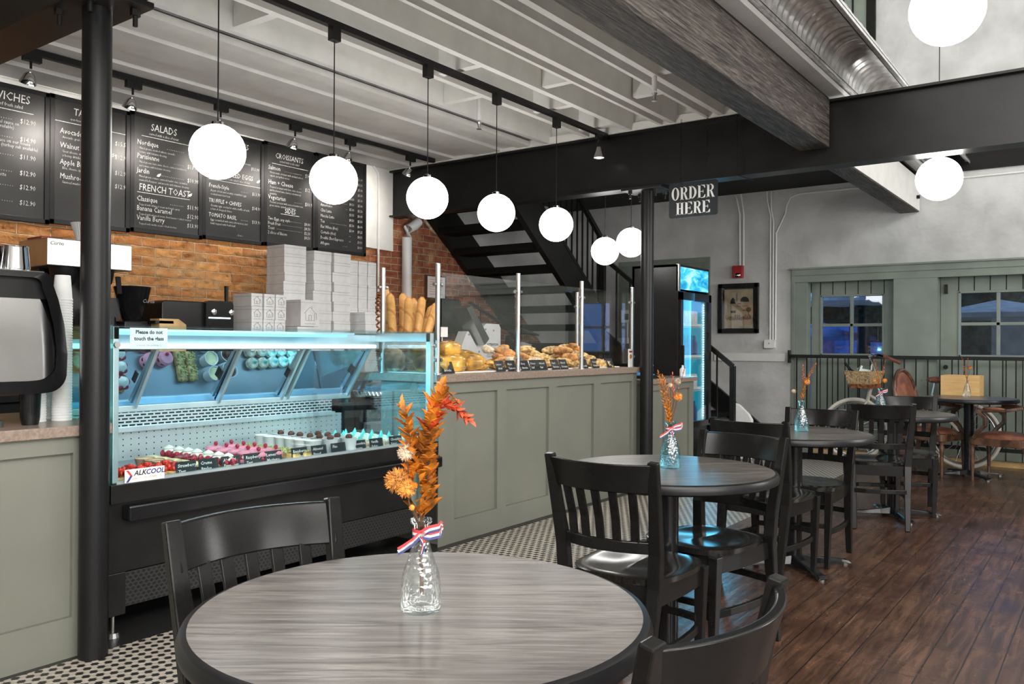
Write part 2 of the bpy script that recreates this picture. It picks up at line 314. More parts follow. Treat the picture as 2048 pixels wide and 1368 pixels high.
    def text(s, body, o, right, up, size, align='LEFT', bold=0, lean=0, res=2):
        cu = bpy.data.curves.new('t', 'FONT'); cu.body = body; cu.size = size; cu.align_x = align; cu.resolution_u = res; cu.offset = bold; cu.shear = lean
        ob = bpy.data.objects.new('t', cu); COL.objects.link(ob); me = bpy.data.meshes.new_from_object(ob)
        o, right, up = Vector(o), Vector(right), Vector(up)
        s.add([o + right*v.co.x + up*v.co.y for v in me.vertices], [tuple(p.vertices) for p in me.polygons])
        bpy.data.objects.remove(ob); bpy.data.curves.remove(cu); bpy.data.meshes.remove(me); return s
    def build(s, name, m, parent=None, world=True, loc=None, smooth=False, bevel=0, seg=2, sharp=40):
        me = bpy.data.meshes.new(name); off = Vector((0, 0, 0))
        q = parent
        while q is not None and world: off = off-q.location; q = q.parent
        if loc: off = -Vector(loc)
        me.from_pydata([tuple(Vector(v)+off) for v in s.v], [], s.f); me.update()
        for mm in (m if isinstance(m, (list, tuple)) else [m]): me.materials.append(M[mm])
        me.polygons.foreach_set('material_index', s.m)
        if smooth:
            me.polygons.foreach_set('use_smooth', [True]*len(me.polygons)); me.set_sharp_from_angle(angle=R_(sharp))
        o = bpy.data.objects.new(name, me); COL.objects.link(o)
        if parent: o.parent = parent
        if loc: o.location = loc
        if bevel:
            b = o.modifiers.new('bevel', 'BEVEL'); b.width = bevel; b.segments = seg; b.limit_method = 'ANGLE'
        return o
def tag(o, label=None, cat=None, group=None, kind=None):
    for k, v in (('label', label), ('category', cat), ('group', group), ('kind', kind)):
        if v: o[k] = v
    return o
def thing(name, label, cat, loc=(0, 0, 0), rz=0, group=None):
    o = bpy.data.objects.new(name, None); o.empty_display_size = .1; COL.objects.link(o); o.location = loc; o.rotation_euler = (0, 0, rz)
    return tag(o, label, cat, group)
def struct(name, g, m, **k): return tag(g.build(name, m, **k), kind='structure')
def dup(r, loc=None, rz=None, label=None, group=None, rot=None, scale=None):
    c = r.copy(); COL.objects.link(c)
    if loc is not None: c.location = loc
    if rz is not None: c.rotation_euler = (0, 0, rz)
    if rot is not None: c.rotation_euler = rot
    if scale is not None: c.scale = scale
    if label: c['label'] = label
    if group: c['group'] = group
    for ch in list(r.children):
        d = ch.copy(); COL.objects.link(d); d.parent = c
        for g2 in list(ch.children): e = g2.copy(); COL.objects.link(e); e.parent = d
    return c
class Rep:
    """first call moves the original, later calls copy it"""
    def __init__(s, o): s.o = o; s.used = False
    def put(s, loc, rz=None, label=None, group=None, rot=None, scale=None):
        if s.used: return dup(s.o, loc, rz, label, group, rot, scale)
        s.used = True; o = s.o; o.location = loc
        if rz is not None: o.rotation_euler = (0, 0, rz)
        if rot is not None: o.rotation_euler = rot
        if scale is not None: o.scale = scale
        if label: o['label'] = label
        if group: o['group'] = group
        return o
def arc(c, r, a0, a1, n, plane='xy'):
    P = []
    for i in range(n+1):
        a = R_(a0+(a1-a0)*i/n); u, v = r*math.cos(a), r*math.sin(a)
        P.append((c[0]+u, c[1]+v) if plane == 'p' else {'xy': (c[0]+u, c[1]+v, c[2]), 'xz': (c[0]+u, c[1], c[2]+v), 'yz': (c[0], c[1]+u, c[2]+v)}[plane])
    return P
def rrect(x0, x1, y0, y1, r, n=4):
    P = []
    for cx, cy, a in ((x1-r, y0+r, -90), (x1-r, y1-r, 0), (x0+r, y1-r, 90), (x0+r, y0+r, 180)): P += arc((cx, cy), r, a, a+90, n, 'p')
    return P
# ================================================================ SHELL
WX = -6.33
struct('floor', G().bx(-6.5, -2.19, -2.8, 10.0, -.05, 0), 'hex_tile')
struct('floor', G().bx(-2.19, 3.8, -2.8, 10.45, -.05, 0), 'floor_wood')
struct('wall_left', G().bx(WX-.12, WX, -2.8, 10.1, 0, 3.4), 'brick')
# white painted masonry above the stair line on the left wall, and the painted patch beside the menu boards
struct('wall_left', G().prism([(7.55, 2.62), (9.99, .75), (9.99, 3.3), (6.6, 3.3)], WX, WX+.012, 'x'), 'plaster')
struct('wall_left', G().prism([(6.05, 2.25), (6.46, 2.24), (6.455, 2.5), (6.47, 2.8), (6.46, 3.34), (6.05, 3.34)], WX, WX+.02, 'x'), 'white_paint')
struct('wall_left', G().bx(WX, WX+.018, -2.8, 6.45, 3.09, 3.34), 'joist_white')
g = G()
g.prism([(-6.45, 0), (-3.17, 0), (-3.17, 2.15), (3.8, 2.15), (3.8, 5.9), (-6.45, 5.9)], 9.99, 10.5, 'y')
g.bx(-6.45, 3.8, 10.4, 10.5, 2.2, 5.9)
struct('wall_back', g, 'plaster')
struct('wall_right', G().bx(3.7, 3.8, -2.8, 10.4, 0, 5.9), 'white_paint')
struct('wall_rear', G().bx(-6.45, 3.8, -2.9, -2.8, 0, 5.9), 'white_paint')
struct('ceiling', G().bx(-6.45, 3.8, -2.9, 10.5, 5.8, 5.9), 'white_paint')
struct('ceiling', G().bx(-6.45, -1.86, -2.9, 6.60, 3.34, 3.42), 'joist_white')
struct('ceiling', G().bx(-6.45, -1.80, 6.6, 9.99, 3.13, 3.42), 'black_matte')
struct('wall_upper', G().bx(-3.30, -3.22, -2.8, 9.99, 3.42, 5.8), 'white_paint')
struct('ceiling_soffit', G().bx(-1.86, -1.70, -2.8, 9.9, 3.15, 3.19), 'white_paint')
g = G(); a_ = [(6.47, 3.09)]
for i in range(15): y = 6.55+i*.14; a_.append((y, 2.66-.766*(y-7.109)-.10-.05*math.sin(i*2.3)-.03*math.sin(i*5.1)))
g.prism(a_+[(8.55, 1.60), (7.0, 2.8), (6.6, 3.1)], WX, WX+.008, 'x'); struct('wall_left', g, 'flourbread')
# joists running away from the viewer, with blocking between them
JX = [(-2.60, .05), (-2.72, .03), (-3.02, .05), (-3.13, .03), (-3.43, .05), (-3.85, .05), (-4.28, .05), (-2.2, .05)]
g = G()
for a, b, z in ((-6.33, -5.99, 3.10), (-5.975, -5.77, 3.125), (-5.755, -5.40, 3.105), (-5.385, -5.15, 3.125), (-5.13, -4.81, 3.105), (-4.79, -4.63, 3.125), (-4.61, -4.47, 3.105)): g.bx(a, b, -2.75, 6.42, z, 3.15)
struct('ceiling', g, 'joist_white')
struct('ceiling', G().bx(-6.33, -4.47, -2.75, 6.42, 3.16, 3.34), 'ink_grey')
for x, wd in JX: struct('trim_1', G().bx(x-wd/2, x+wd/2, -2.75, 6.42, 3.10, 3.34), 'joist_white')
for x0, x1, y in ((-3.83, -3.46, 4.35), (-3.83, -3.46, 5.5), (-3.83, -3.46, 6.2), (-4.25, -3.88, 4.9), (-3.40, -3.16, 5.0), (-4.25, -3.88, 3.0), (-2.98, -2.75, 5.6), (-2.58, -2.24, 5.2)):
    struct('trim_2', G().bx(x0, x1, y, y+.06, 3.12, 3.34), 'joist_white')
struct('trim_10', G().bx(WX, -1.9, 6.425, 6.445, 3.16, 3.34), 'joist_white')
struct('trim_3', G().bx(WX, -2.05, 6.385, 6.44, 3.095, 3.16), 'joist_white')
struct('trim_9', G().bx(WX, WX+.014, -2.7, 6.38, 3.035, 3.13), 'white_paint')
struct('trim_4', G().bx(WX, WX+.1, -2.7, 6.38, 3.12, 3.19), 'white_paint')
struct('trim_5', G().bx(-4.135, -3.25, 9.965, 9.99, 1.063, 1.158), 'white_paint')
struct('trim_6', G().bx(-1.78, 3.7, 9.93, 9.99, 3.12, 3.42), 'black_matte')
# windows of the unseen walls; the upper right row is added for its light
for y, z, h in ((-1.3, 1.75, .9), (1.1, 1.75, .9), (-1.2, 4.4, .75), (1.2, 4.4, .75), (3.6, 4.4, .75), (6.0, 4.4, .75), (8.4, 4.4, .75)):
    g = G().bx(3.66, 3.70, y-1.15, y+1.15, z-h-.05, z-h).bx(3.66, 3.70, y-1.15, y+1.15, z+h, z+h+.05).bx(3.66, 3.7, y-1.2, y-1.14, z-h, z+h).bx(3.66, 3.7, y+1.14, y+1.2, z-h, z+h)
    struct('window_1', g, 'sage_door')
for x in (-.4, 2.2):
    struct('window_2', G().bx(x-1.1, x-1.03, -2.8, -2.7, 3.1, 4.9).bx(x+1.03, x+1.1, -2.8, -2.7, 3.1, 4.9).bx(x-1.1, x+1.1, -2.8, -2.7, 4.88, 4.95).bx(x-1.1, x+1.1, -2.8, -2.7, 3.08, 3.15), 'sage_door')
# tall green window high on the back wall
struct('window_3', G().bx(-2.70, -2.335, 9.95, 9.985, 4.3, 5.7), 'sage_door')
struct('window_3', G().bx(-2.335, -2.243, 9.93, 9.985, 4.3, 5.7).bx(-2.49, -2.475, 9.93, 9.95, 4.3, 5.7).bx(-2.62, -2.58, 9.93, 9.95, 4.3, 5.7), 'black_matte')
# doors wall: opening lined in sage green
g = G()
g.bx(-3.17, -3.13, 9.96, 10.2, 0, 2.15); g.bx(-3.17, 3.7, 9.955, 9.99, 2.08, 2.155); g.bx(-3.15, 3.7, 9.965, 9.99, 2.0, 2.08); g.bx(-3.13, -2.99, 9.98, 10.12, 0, 2.02); g.bx(-3.19, 3.7, 9.93, 9.99, 2.15, 2.17)
struct('door_frame_1', g, 'sage_door', bevel=.003)
struct('wall_pilaster', G().bx(-2.045, -1.605, 9.97, 10.2, 0, 2.0), 'sage_door')
struct('trim_7', G().bx(-3.13, 3.7, 10.2, 10.32, 0, .16), 'black_matte')
struct('floor_sill', G().bx(-3.1, 3.7, 10.02, 10.22, 0, .045), 'pine')
def door(n, x0, x1, gx0, gx1):
    z0, z1, gz0, gz1, y0, y1 = .05, 2.03, 1.165, 1.83, 10.15, 10.19
    g = G(); g.bx(x0, gx0-.02, y0, y1, z0, z1); g.bx(gx1+.02, x1, y0, y1, z0, z1); g.bx(gx0-.02, gx1+.02, y0, y1, gz1+.02, z1); g.bx(gx0-.02, gx1+.02, y0, y1, z0, gz0-.02)
    d = struct('door_%d' % n, g, 'sage_door')
    g = G()
    k = int((gx1-gx0+.04)/.16)+1
    for i in range(k+1):
        xx = gx0-.02+(gx1-gx0+.04)*i/k; g.bx(xx-.004, xx+.004, y0-.004, y0, gz1+.02, z1-.02); g.bx(xx-.004, xx+.004, y0-.004, y0, z0, gz0-.02)
    g.build('plank_groove', 'black_matte', d)
    g = G(); zm = (gz0+gz1)/2; xm = (gx0+gx1)/2
    g.bx(gx0-.02, gx1+.02, y0-.012, y1, gz0-.03, gz0); g.bx(gx0-.02, gx1+.02, y0-.012, y1, gz1, gz1+.025); g.bx(gx0-.025, gx0, y0-.012, y1, gz0-.03, gz1+.02); g.bx(gx1, gx1+.025, y0-.012, y1, gz0-.03, gz1+.02)
    g.bx(xm-.017, xm+.017, y0-.008, y1, gz0, gz1); g.bx(gx0, gx1, y0-.008, y1, zm-.017, zm+.017)
    wd = g.build('window_frame', 'sage_door', d, bevel=.003); G().bx(gx0, gx1, y0+.015, y0+.019, gz0, gz1).build('pane', 'pane_glass', wd)
    return d
d1 = door(1, -2.99, -2.06, -2.865, -2.20)
d2 = door(2, -1.60, -.55, -1.405, -.70)
g = G().lathe([(.0, 0), (.022, 0), (.024, .02), (.012, .03), (.012, .045)][::-1], (-1.545, 10.10, 1.03), 16, 'y'); g.build('door_knob', 'black_steel', d2, smooth=True)
G().bx(-1.56, -1.53, 10.11, 10.15, 1.83, 1.93).build('hinge', 'black_steel', d2)
struct('wall_pilaster', G().bx(-.55, .2, 9.97, 10.2, 0, 2.0), 'sage_door'); struct('door_frame_3', G().bx(.2, 3.7, 10.15, 10.19, .05, 2.15), 'sage_door')
# ---------------------------------------------------------------- outside seen through the door panes
struct('ground_patio', G().bx(-14, 6, 10.5, 30, -.1, 0), 'beige')
b = thing('building', 'mauve house front across the patio seen through the left door panes', 'building', (-6, 22, 0))
G().bx(-12, -2.6, 22, 22.4, 0, 3.4).build('wall', 'mauve', b); G().bx(-12.5, -2.3, 21.6, 23, 3.4, 3.65).build('roof', 'umb_cream', b)
for i in range(5): G().bx(-11+i*1.7, -10.1+i*1.7, 21.95, 22.0, .6, 2.4).build('window', 'umb_blue', b)
def parasol(x, y, z, r, m, lab):
    t = thing('parasol', lab, 'parasol', (x, y, 0)); G().lathe([(r, z-.07), (r, z), (.03, z+.22)], (x, y, 0), 8).build('canopy', m, t); G().lathe([(.03, 0), (.03, z+.5)], (x, y, 0), 8).build('pole', 'tree_bark', t)
parasol(-4.95, 17.5, 1.44, 1.05, 'umb_blue', 'blue parasol with a low canopy across the lower left door panes'); parasol(-6.9, 21, 1.75, 1.3, 'umb_blue', 'second blue parasol farther back beside the mauve house')
parasol(-3.6, 14.4, 2.02, 1.3, 'umb_cream', 'cream parasol whose edge crosses the top left door panes'); parasol(-1.5, 14.6, 1.75, 1.1, 'beige', 'tan parasol seen through the right door panes')
def tree(x, y, h, r, lab):
    t = thing('tree', lab, 'tree', (x, y, 0)); G().lathe([(.13, 0), (.10, h)], (x, y, 0), 9).build('trunk', 'tree_bark', t)
    g = G()
    for i in range(26):
        a, b2 = random.random()*6.28, random.random(); rr = .35+random.random()*.35
        g.ball((x+math.cos(a)*r*b2, y+math.sin(a)*r*b2, h+random.uniform(-.5, .9)), rr, n=7, m=5, fn=lambda d: random.uniform(.8, 1.25))
    g.build('crown', 'foliage', t)
tree(-3.78, 16.0, 2.6, 1.0, 'dark slim tree trunk behind the upper right pane of the left door'); tree(-2.9, 18, 1.9, 1.6, 'leafy dark tree filling the view of the right door panes'); tree(-1.2, 17.5, 2.1, 1.5, 'bushy tree at the far right beyond the right door'); tree(-7.2, 19, 2.3, 1.2, 'green tree beside the mauve house beyond the left door')
w_ = thing('garden_wall', 'beige wall post outside the right door', 'wall', (-1.0, 13.2, 0)); G().bx(-1.45, -.8, 13.2, 13.5, 0, 1.65).build('post', 'beige', w_)
g = G()
for i in range(9): g.ball((-3.6+i*.33, 15.4, 2.35-.12*math.sin(i)), .035, n=8, m=6)
tag(g.build('string_lights', 'lamp_dot'), 'string of small warm lights in the trees outside the right door', 'string lights')
# ---------------------------------------------------------------- steel frame
def ibeam(name, label, x0, x1, yc, z0, z1, hw=.085):
    t = thing(name, label, 'beam', (x0, yc, z0))
    G().bx(x0, x1, yc-hw, yc+hw, z1-.018, z1).build('top_flange', 'black_steel', t); G().bx(x0, x1, yc-hw, yc+hw, z0, z0+.018).build('bottom_flange', 'black_steel', t)
    G().bx(x0, x1, yc-hw*.35, yc+hw*.35, z0+.018, z1-.018).build('web', 'black_steel', t); return t
ibeam('steel_beam', 'long black steel beam crossing above the hanging order sign', -6.33, 3.7, 6.48, 2.60, 3.09)
ibeam('steel_beam', 'black steel beam in the top left corner above the near column', -6.33, 3.7, 1.70, 2.60, 3.09, .10)
def column(x, y, lab):
    t = thing('steel_column', lab, 'column', (x, y, 0)); g = G().lathe([(.055, 0), (.055, 2.575)], (x, y, 0), 32); g.build('shaft', 'black_column', t, smooth=True)
    G().bx(x-.19, x+.19, y-.13, y+.13, 2.575, 2.60).build('cap_plate', 'black_steel', t, bevel=.003)
    for sx in (-1, 1):
        for sy in (-1, 1):
            g = G().lathe([(.02, 2.55), (.02, 2.575)], (x+sx*.12, y+sy*.09, 0), 6).lathe([(.010, 2.51), (.010, 2.55)], (x+sx*.12, y+sy*.09, 0), 8); g.build('bolt', 'black_steel', t)
column(-3.30, 1.70, 'thick black steel column at the near end of the pastry case'); column(-3.30, 6.48, 'slim black steel column at the far end of the bakery counter')
wb = thing('timber_beam', 'rough dark timber beam running from top centre to the steel beam', 'beam', (-1.87, 2, 2.73)); G().bx(-1.98, -1.76, -2.7, 6.40, 2.73, 3.085).build('timber', 'beam_wood', wb, bevel=.006)
G().bx(-1.80, -1.765, -2.7, 6.4, 3.085, 3.10).build('shadow_gap_strip', 'black_matte', wb)  # black strip that stands in for the shadow gap above the timber
wb = thing('timber_beam', 'short timber beam with pale side behind the steel beam', 'beam', (-1.87, 8, 2.73)); G().bx(-1.98, -1.79, 6.575, 9.97, 2.72, 3.08).build('timber', 'beam_wood', wb, bevel=.006)
G().bx(-1.79, -1.782, 6.6, 9.96, 2.73, 3.08).build('side_board', 'joist_white', wb); G().lathe([(.02, 0), (.02, .03)], (-1.782, 9.8, 2.86), 8, 'x').build('bolt', 'black_steel', wb)
# corrugated galvanised trough with flanges
t = thing('corrugated_metal_duct', 'galvanised ribbed metal duct trough above the timber beam', 'duct', (-1.5, 3, 3.2))
g = G(); n = 830; pts = []
for j in range(n+1):
    y = -1.0+10.9*j/n; ph = (y % .095)/.095; rr = .168+.010*math.cos(ph*2*PI)+.004*math.cos(ph*6*PI); pts.append([(-1.495+rr*math.cos(PI-PI*i/16), y, 3.21+rr*math.sin(PI-PI*i/16)) for i in range(17)])
V = [p for row in pts for p in row]; F = [(j*17+i, j*17+i+1, (j+1)*17+i+1, (j+1)*17+i) for j in range(n) for i in range(16)]
g.add(V, F).build('ribbed_shell', 'galv', t, smooth=True, sharp=80)
for x0, x1 in ((-1.71, -1.655), (-1.335, -1.29)):
    g = G().bx(x0, x1, -1, 9.9, 3.2, 3.206).bx(x0, x0+.006, -1, 9.9, 3.2, 3.24).bx(x1-.006, x1, -1, 9.9, 3.18, 3.21)
    for i in range(60): g.bx((x0+x1)/2-.004, (x0+x1)/2+.004, -1+i*.124, -1+i*.124+.05, 3.197, 3.2)
    g.build('flange', 'galv', t)
# ---------------------------------------------------------------- wall services
def conduit(pts, lab, r=.011, m='white_plastic', name='conduit'):
    return tag(G().tube(pts, r, 8).build(name, m, smooth=True), lab, 'pipe')
Y = 9.975
conduit([(-3.87, Y, 3.12), (-3.85, Y, 3.05), (-3.815, Y, 2.87), (-3.81, Y, 2.24)], 'left of the two thin conduits running down to the red fire alarm')
conduit([(-3.80, Y, 3.12), (-3.785, Y, 3.02), (-3.765, Y, 2.87), (-3.765, Y, 2.24)], 'right of the two thin conduits running down to the red fire alarm')
conduit([(-3.475, Y, 3.12), (-3.47, Y, 3.0), (-3.43, Y, 2.83), (-3.43, Y, 1.32)], 'straight left conduit running down to the white junction box')
conduit([(-.3, Y, 3.05), (-1.7, Y, 3.05), (-3.08, Y, 3.055), (-3.19, Y, 3.02), (-3.235, Y, 2.93), (-3.25, Y, 2.85), (-3.36, Y, 2.60), (-3.365, Y, 1.32)], 'conduit bending from the wall top down to the white junction box')
conduit([(-3.395, Y, 1.32), (-3.395, Y, 2.75), (-3.42, Y, 2.9), (-3.42, Y, 3.12)], 'middle conduit above the white junction box')
t = thing('junction_box', 'white junction box at the foot of the wall conduits', 'box', (-3.43, 9.95, 1.27)); G().prism(rrect(-3.492, -3.365, 1.223, 1.325, .015), 9.94, 9.99, 'y').build('body', 'white_plastic', t); G().lathe([(.008, 0), (.008, .006)], (-3.43, 9.934, 1.28), 8, 'y').build('screw', 'steel', t)
t = thing('fire_alarm', 'red fire alarm strobe above the framed picture', 'fire alarm', (-3.83, 9.95, 2.16)); G().prism(rrect(-3.89, -3.765, 2.085, 2.238, .01), 9.93, 9.99, 'y').build('body', 'red_alarm', t, bevel=.004)
G().ball((-3.825, 9.925, 2.12), .04, .015, .028).build('strobe_lens', 'chrome', t, smooth=True)
# framed picture
t = thing('framed_picture', 'black framed town scene picture on the pale plaster wall', 'picture', (-3.83, 9.96, 1.7))
X0, X1, Z0, Z1 = -4.083, -3.567, 1.405, 2.02
g = G().bx(X0, X1, 9.95, 9.985, Z0, Z0+.055).bx(X0, X1, 9.95, 9.985, Z1-.055, Z1).bx(X0, X0+.055, 9.95, 9.985, Z0, Z1).bx(X1-.055, X1, 9.95, 9.985, Z0, Z1); g.build('frame', 'black_gloss', t, bevel=.004)
G().bx(X0+.03, X1-.03, 9.975, 9.98, Z0+.03, Z1-.03).build('mat_board', 'slate', t)
art = G().bx(-4.005, -3.642, 9.968, 9.972, 1.467, 1.948).build('print', 'beige', t)
Yp = 9.966
g = G(); g.prism([(-3.93, 1.77), (-3.86, 1.77), (-3.87, 1.82), (-3.895, 1.85), (-3.92, 1.82)], Yp, Yp+.002, 'y'); g.prism([(-3.795, 1.79)]+arc((-3.745, 1.80), .055, 180, 0, 8, 'p')+[(-3.69, 1.79)], Yp, Yp+.002, 'y'); g.bx(-3.848, -3.842, Yp, Yp+.002, 1.78, 1.90); g.bx(-3.92, -3.86, Yp, Yp+.002, 1.655, 1.685); g.build('drawn_roof', 'ink', art)
g = G(); g.bx(-3.78, -3.70, Yp, Yp+.002, 1.735, 1.742); g.bx(-3.85, -3.79, Yp, Yp+.002, 1.735, 1.742); g.bx(-3.84, -3.79, Yp, Yp+.002, 1.76, 1.775); g.bx(-3.77, -3.73, Yp, Yp+.002, 1.68, 1.69); g.build('drawn_line', 'red_alarm', art)
G().prism(arc((-3.695, 1.695), .033, 0, 360, 9, 'p')[:-1], Yp, Yp+.002, 'y').bx(-3.698, -3.692, Yp, Yp+.002, 1.62, 1.67).build('drawn_tree', 'leaf_green', art)
g = G()
for i in range(26): x = -3.985+i*.0125; z = 1.56+.02*random.random(); h = .03+.04*random.random(); g.bx(x, x+.006, Yp, Yp+.002, z, z+h)
g.build('drawn_crowd', 'ink', art)
g = G()
for i in range(14): x = -3.97+i*.021; z = 1.59+.03*random.random(); g.bx(x, x+.009, Yp-.001, Yp, z, z+.02)
g.build('drawn_coat', 'terracotta', art)
G().bx(X0+.05, X1-.05, 9.958, 9.961, Z0+.05, Z1-.05).build('glass', 'clear_glass', t)
# railing in front of the doors
t = thing('metal_railing', 'black metal railing in front of the green doors', 'railing', (-1, 9.88, 0))
G().bx(-3.16, 3.6, 9.865, 9.905, 1.112, 1.15).build('top_rail', 'black_steel', t, bevel=.004); G().bx(-3.16, 3.6, 9.87, 9.90, .17, .21).build('bottom_rail', 'black_steel', t)
for i in range(34):
    x = -3.08+i*.1165
    if x < .6: G().bx(x-.006, x+.006, 9.878, 9.892, .21, 1.112).build('baluster', 'black_steel', t)
G().bx(-3.175, -3.16, 9.85, 9.92, 1.05, 1.2).build('wall_plate', 'black_steel', t)
struct('door_frame_4', G().bx(-5.5, -4.2, 9.96, 9.99, 2.30, 2.37).bx(-4.27, -4.2, 9.96, 9.99, 1.35, 2.299).bx(-5.5, -4.271, 9.975, 9.985, 1.35, 2.299), 'sage_door')
# ---------------------------------------------------------------- stairs
t = thing('steel_staircase', 'black open-riser steel staircase against the brick wall', 'staircase', (-5.6, 8.4, 0))
def zc(y): return 2.53-.789*(y-7.284)
ya, yb_ = 6.62, 8.70
for x0, x1, up, dn in ((-5.05, -4.98, .21, .21), (-6.31, -6.24, .36, .12)):
    G().prism([(ya, zc(ya)-dn), (yb_, zc(yb_)-dn), (yb_, zc(yb_)+up), (ya, zc(ya)+up)], x0, x1, 'x').build('stringer', 'black_steel', t)
k = 0
y = 8.62; z = 1.37
while y > 6.7:
    z = zc(y)+.02
    G().bx(-6.24, -5.05, y-.15, y+.15, z-.075, z).build('tread', 'black_matte', t); y -= .272
G().bx(-6.31, -4.95, 8.62, 9.96, 1.17, 1.27).build('landing', 'black_matte', t)
x = -4.80; z = 1.27-.2
while z > .1:
    G().bx(x-.14, x+.14, 8.68, 9.96, z-.05, z).build('tread', 'black_matte', t); x += .262; z -= .21
for y0 in (8.63, 9.93): G().prism([(-4.95, 1.02), (-3.38, -.24+.24), (-3.38, .12), (-3.55, .32), (-4.95, 1.42)], y0, y0+.05, 'y').build('stringer', 'black_steel', t)
G().bx(-5.03, -4.95, 8.60, 8.66, 0, 2.28).build('newel_post', 'black_steel', t); G().bx(-3.395, -3.345, 8.60, 8.66, 0, 1.03).build('newel_post', 'black_steel', t)
G().bar((-4.99, 8.63, 2.30), (-3.37, 8.63, 1.03), .045, .045).build('handrail', 'black_steel', t)
for i in range(8):
    f = (i+1)/9; x = -4.97+f*1.6; zt = 2.28-f*1.26; G().bx(x-.007, x+.007, 8.62, 8.64, zt-1.02+.1, zt).build('baluster', 'black_steel', t)
# upper flight rails: handrail and a bottom bar with balusters
def zr(y): return zc(y)+.21+.07
G().bar((-5.02, 6.75, zr(6.75)+.80), (-5.02, 8.66, zr(8.66)+.80), .045, .05).build('handrail', 'black_steel', t)
G().bar((-5.02, 6.75, zr(6.75)), (-5.02, 8.66, zr(8.66)), .03, .04).build('bottom_bar', 'black_steel', t)
for i in range(16):
    y = 6.85+i*.115; G().bx(-5.028, -5.012, y-.008, y+.008, zr(y), zr(y)+.80).build('baluster', 'black_steel', t)
tag(G().prism([(-3.46, 0), (-3.27, 0), (-3.25, .30), (-3.255, .44), (-3.29, .50), (-3.40, .60), (-3.46, .62)], 8.90, 8.95, 'y').build('white_panel', 'paper', bevel=.01), 'white rounded panel leaning behind the bottom stair post', 'panel')
# ---------------------------------------------------------------- drinks cooler
t = thing('drinks_cooler', 'tall black drinks cooler glowing blue beside the stairs', 'cooler', (-3.86, 8.13, 0))
x0, x1, y0, y1 = -4.12, -3.60, 7.75, 8.52
g = G().bx(x0, x0+.03, y0, y1, .08, 2.07).bx(x0, x1, y0, y0+.035, .08, 2.07).bx(x0, x1, y1-.035, y1, .08, 2.07).bx(x0, x1, y0, y1, 2.04, 2.07).bx(x0, x1, y0, y1, .08, .40).bx(x0+.03, x1-.02, y0+.036, y1-.036, 1.76, 1.80)
g.build('cabinet', 'black_steel', t, bevel=.004)
G().bx(x1-.01, x1+.006, y0+.035, y1-.03, 1.82, 2.045).build('lit_header', 'cooler_header', t)
G().bx(x1-.02, x1+.008, y0, y0+.035, 1.80, 2.07).build('header_trim', 'steel', t)
d = G().bx(x1, x1+.03, y0, y0+.06, .42, 1.79).bx(x1, x1+.03, y1-.06, y1, .42, 1.79).bx(x1, x1+.03, y0, y1, 1.71, 1.79).bx(x1, x1+.03, y0, y1, .40, .46).build('door', 'black_gloss', t)
G().bx(x1+.01, x1+.016, y0+.06, y1-.06, .46, 1.71).build('pane', 'clear_glass', d); G().bx(x1+.03, x1+.055, y0+.015, y0+.035, .95, 1.25).build('handle', 'black_gloss', d)
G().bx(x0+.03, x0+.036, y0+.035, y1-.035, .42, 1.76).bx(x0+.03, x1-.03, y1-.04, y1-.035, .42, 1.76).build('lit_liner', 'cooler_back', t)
g = G()
for yy in (y0+.075, y1-.085):
    for i in range(46): g.ball((x1-.02, yy, .50+i*.0262), .008, n=6, m=4)
g.build('led_strip', 'led_white', t)
G().bx(x1-.03, x1-.024, y1-.10, y1-.066, .46, 1.70).build('led_backing', 'led_cyan', t)
for z in (.42, .78, 1.12, 1.45):
    G().bx(x0+.04, x1-.05, y0+.04, y1-.04, z-.006, z).bx(x1-.055, x1-.05, y0+.04, y1-.04, z-.012, z+.03).build('wire_shelf', 'white_plastic', t)
bot = G().lathe([(.0, 0), (.028, 0), (.030, .01), (.030, .15), (.012, .20), (.011, .23), (.013, .235), (0, .235)], n=12, cap=False).build('drink_bottle', 'navy', smooth=True); tag(bot, 'dark blue glass bottle standing on a shelf of the drinks cooler', 'bottle', 'bottles in the drinks cooler')
can = G().lathe([(0, 0), (.026, 0), (.031, .012), (.031, .15), (.026, .165), (0, .165)], n=12, cap=False).build('drink_can', 'white_plastic', smooth=True); tag(can, 'pale tall drink can standing on a shelf of the drinks cooler', 'can', 'cans in the drinks cooler')
rb, rc = Rep(bot), Rep(can)
for z in (.42, .78, 1.12, 1.45):
    for i in range(7):
        (rb if (z in (1.12, .42)) else rc).put((x1-.10, y0+.12+i*.085, z))
# ---------------------------------------------------------------- counters in sage green with shaker panels
def counter(name, label, x0, xf, y0, y1, zt, recs, zlo, zhi, side=False):
    t = thing(name, label, 'counter', ((x0+xf)/2, (y0+y1)/2, 0)); G().bx(x0, xf-.022, y0, y1, 0, zt).build('body', 'sage', t)
    g = G(); g.bx(xf-.022, xf, y0, y1, zhi, zt); g.bx(xf-.022, xf, y0, y1, 0, zlo); e = y0
    for a, b in recs: g.bx(xf-.022, xf, e, a, zlo, zhi); e = b
    g.bx(xf-.022, xf, e, y1, zlo, zhi); g.build('panel_frame', 'sage', t)
    if side: g = G().bx(x0, xf-.02, y0-.02, y0, zhi, zt).bx(x0, xf-.02, y0-.02, y0, 0, zlo).bx(xf-.17, xf-.02, y0-.02, y0, zlo, zhi).bx(x0, x0+.10, y0-.02, y0, zlo, zhi); g.build('end_panel_frame', 'sage', t)
    return t
counter('service_counter', 'long sage green panelled counter under the bread display', -3.94, -3.39, 3.95, 6.47, 1.01, [(4.03, 4.475), (4.576, 5.10), (5.21, 5.746), (5.856, 6.384)], .145, .942, True)
tag(G().bx(-3.39, -3.385, 3.87, 3.95, 0, 1.01).build('filler_panel', 'sage'), 'narrow sage filler panel between the pastry case and the long counter', 'panel')
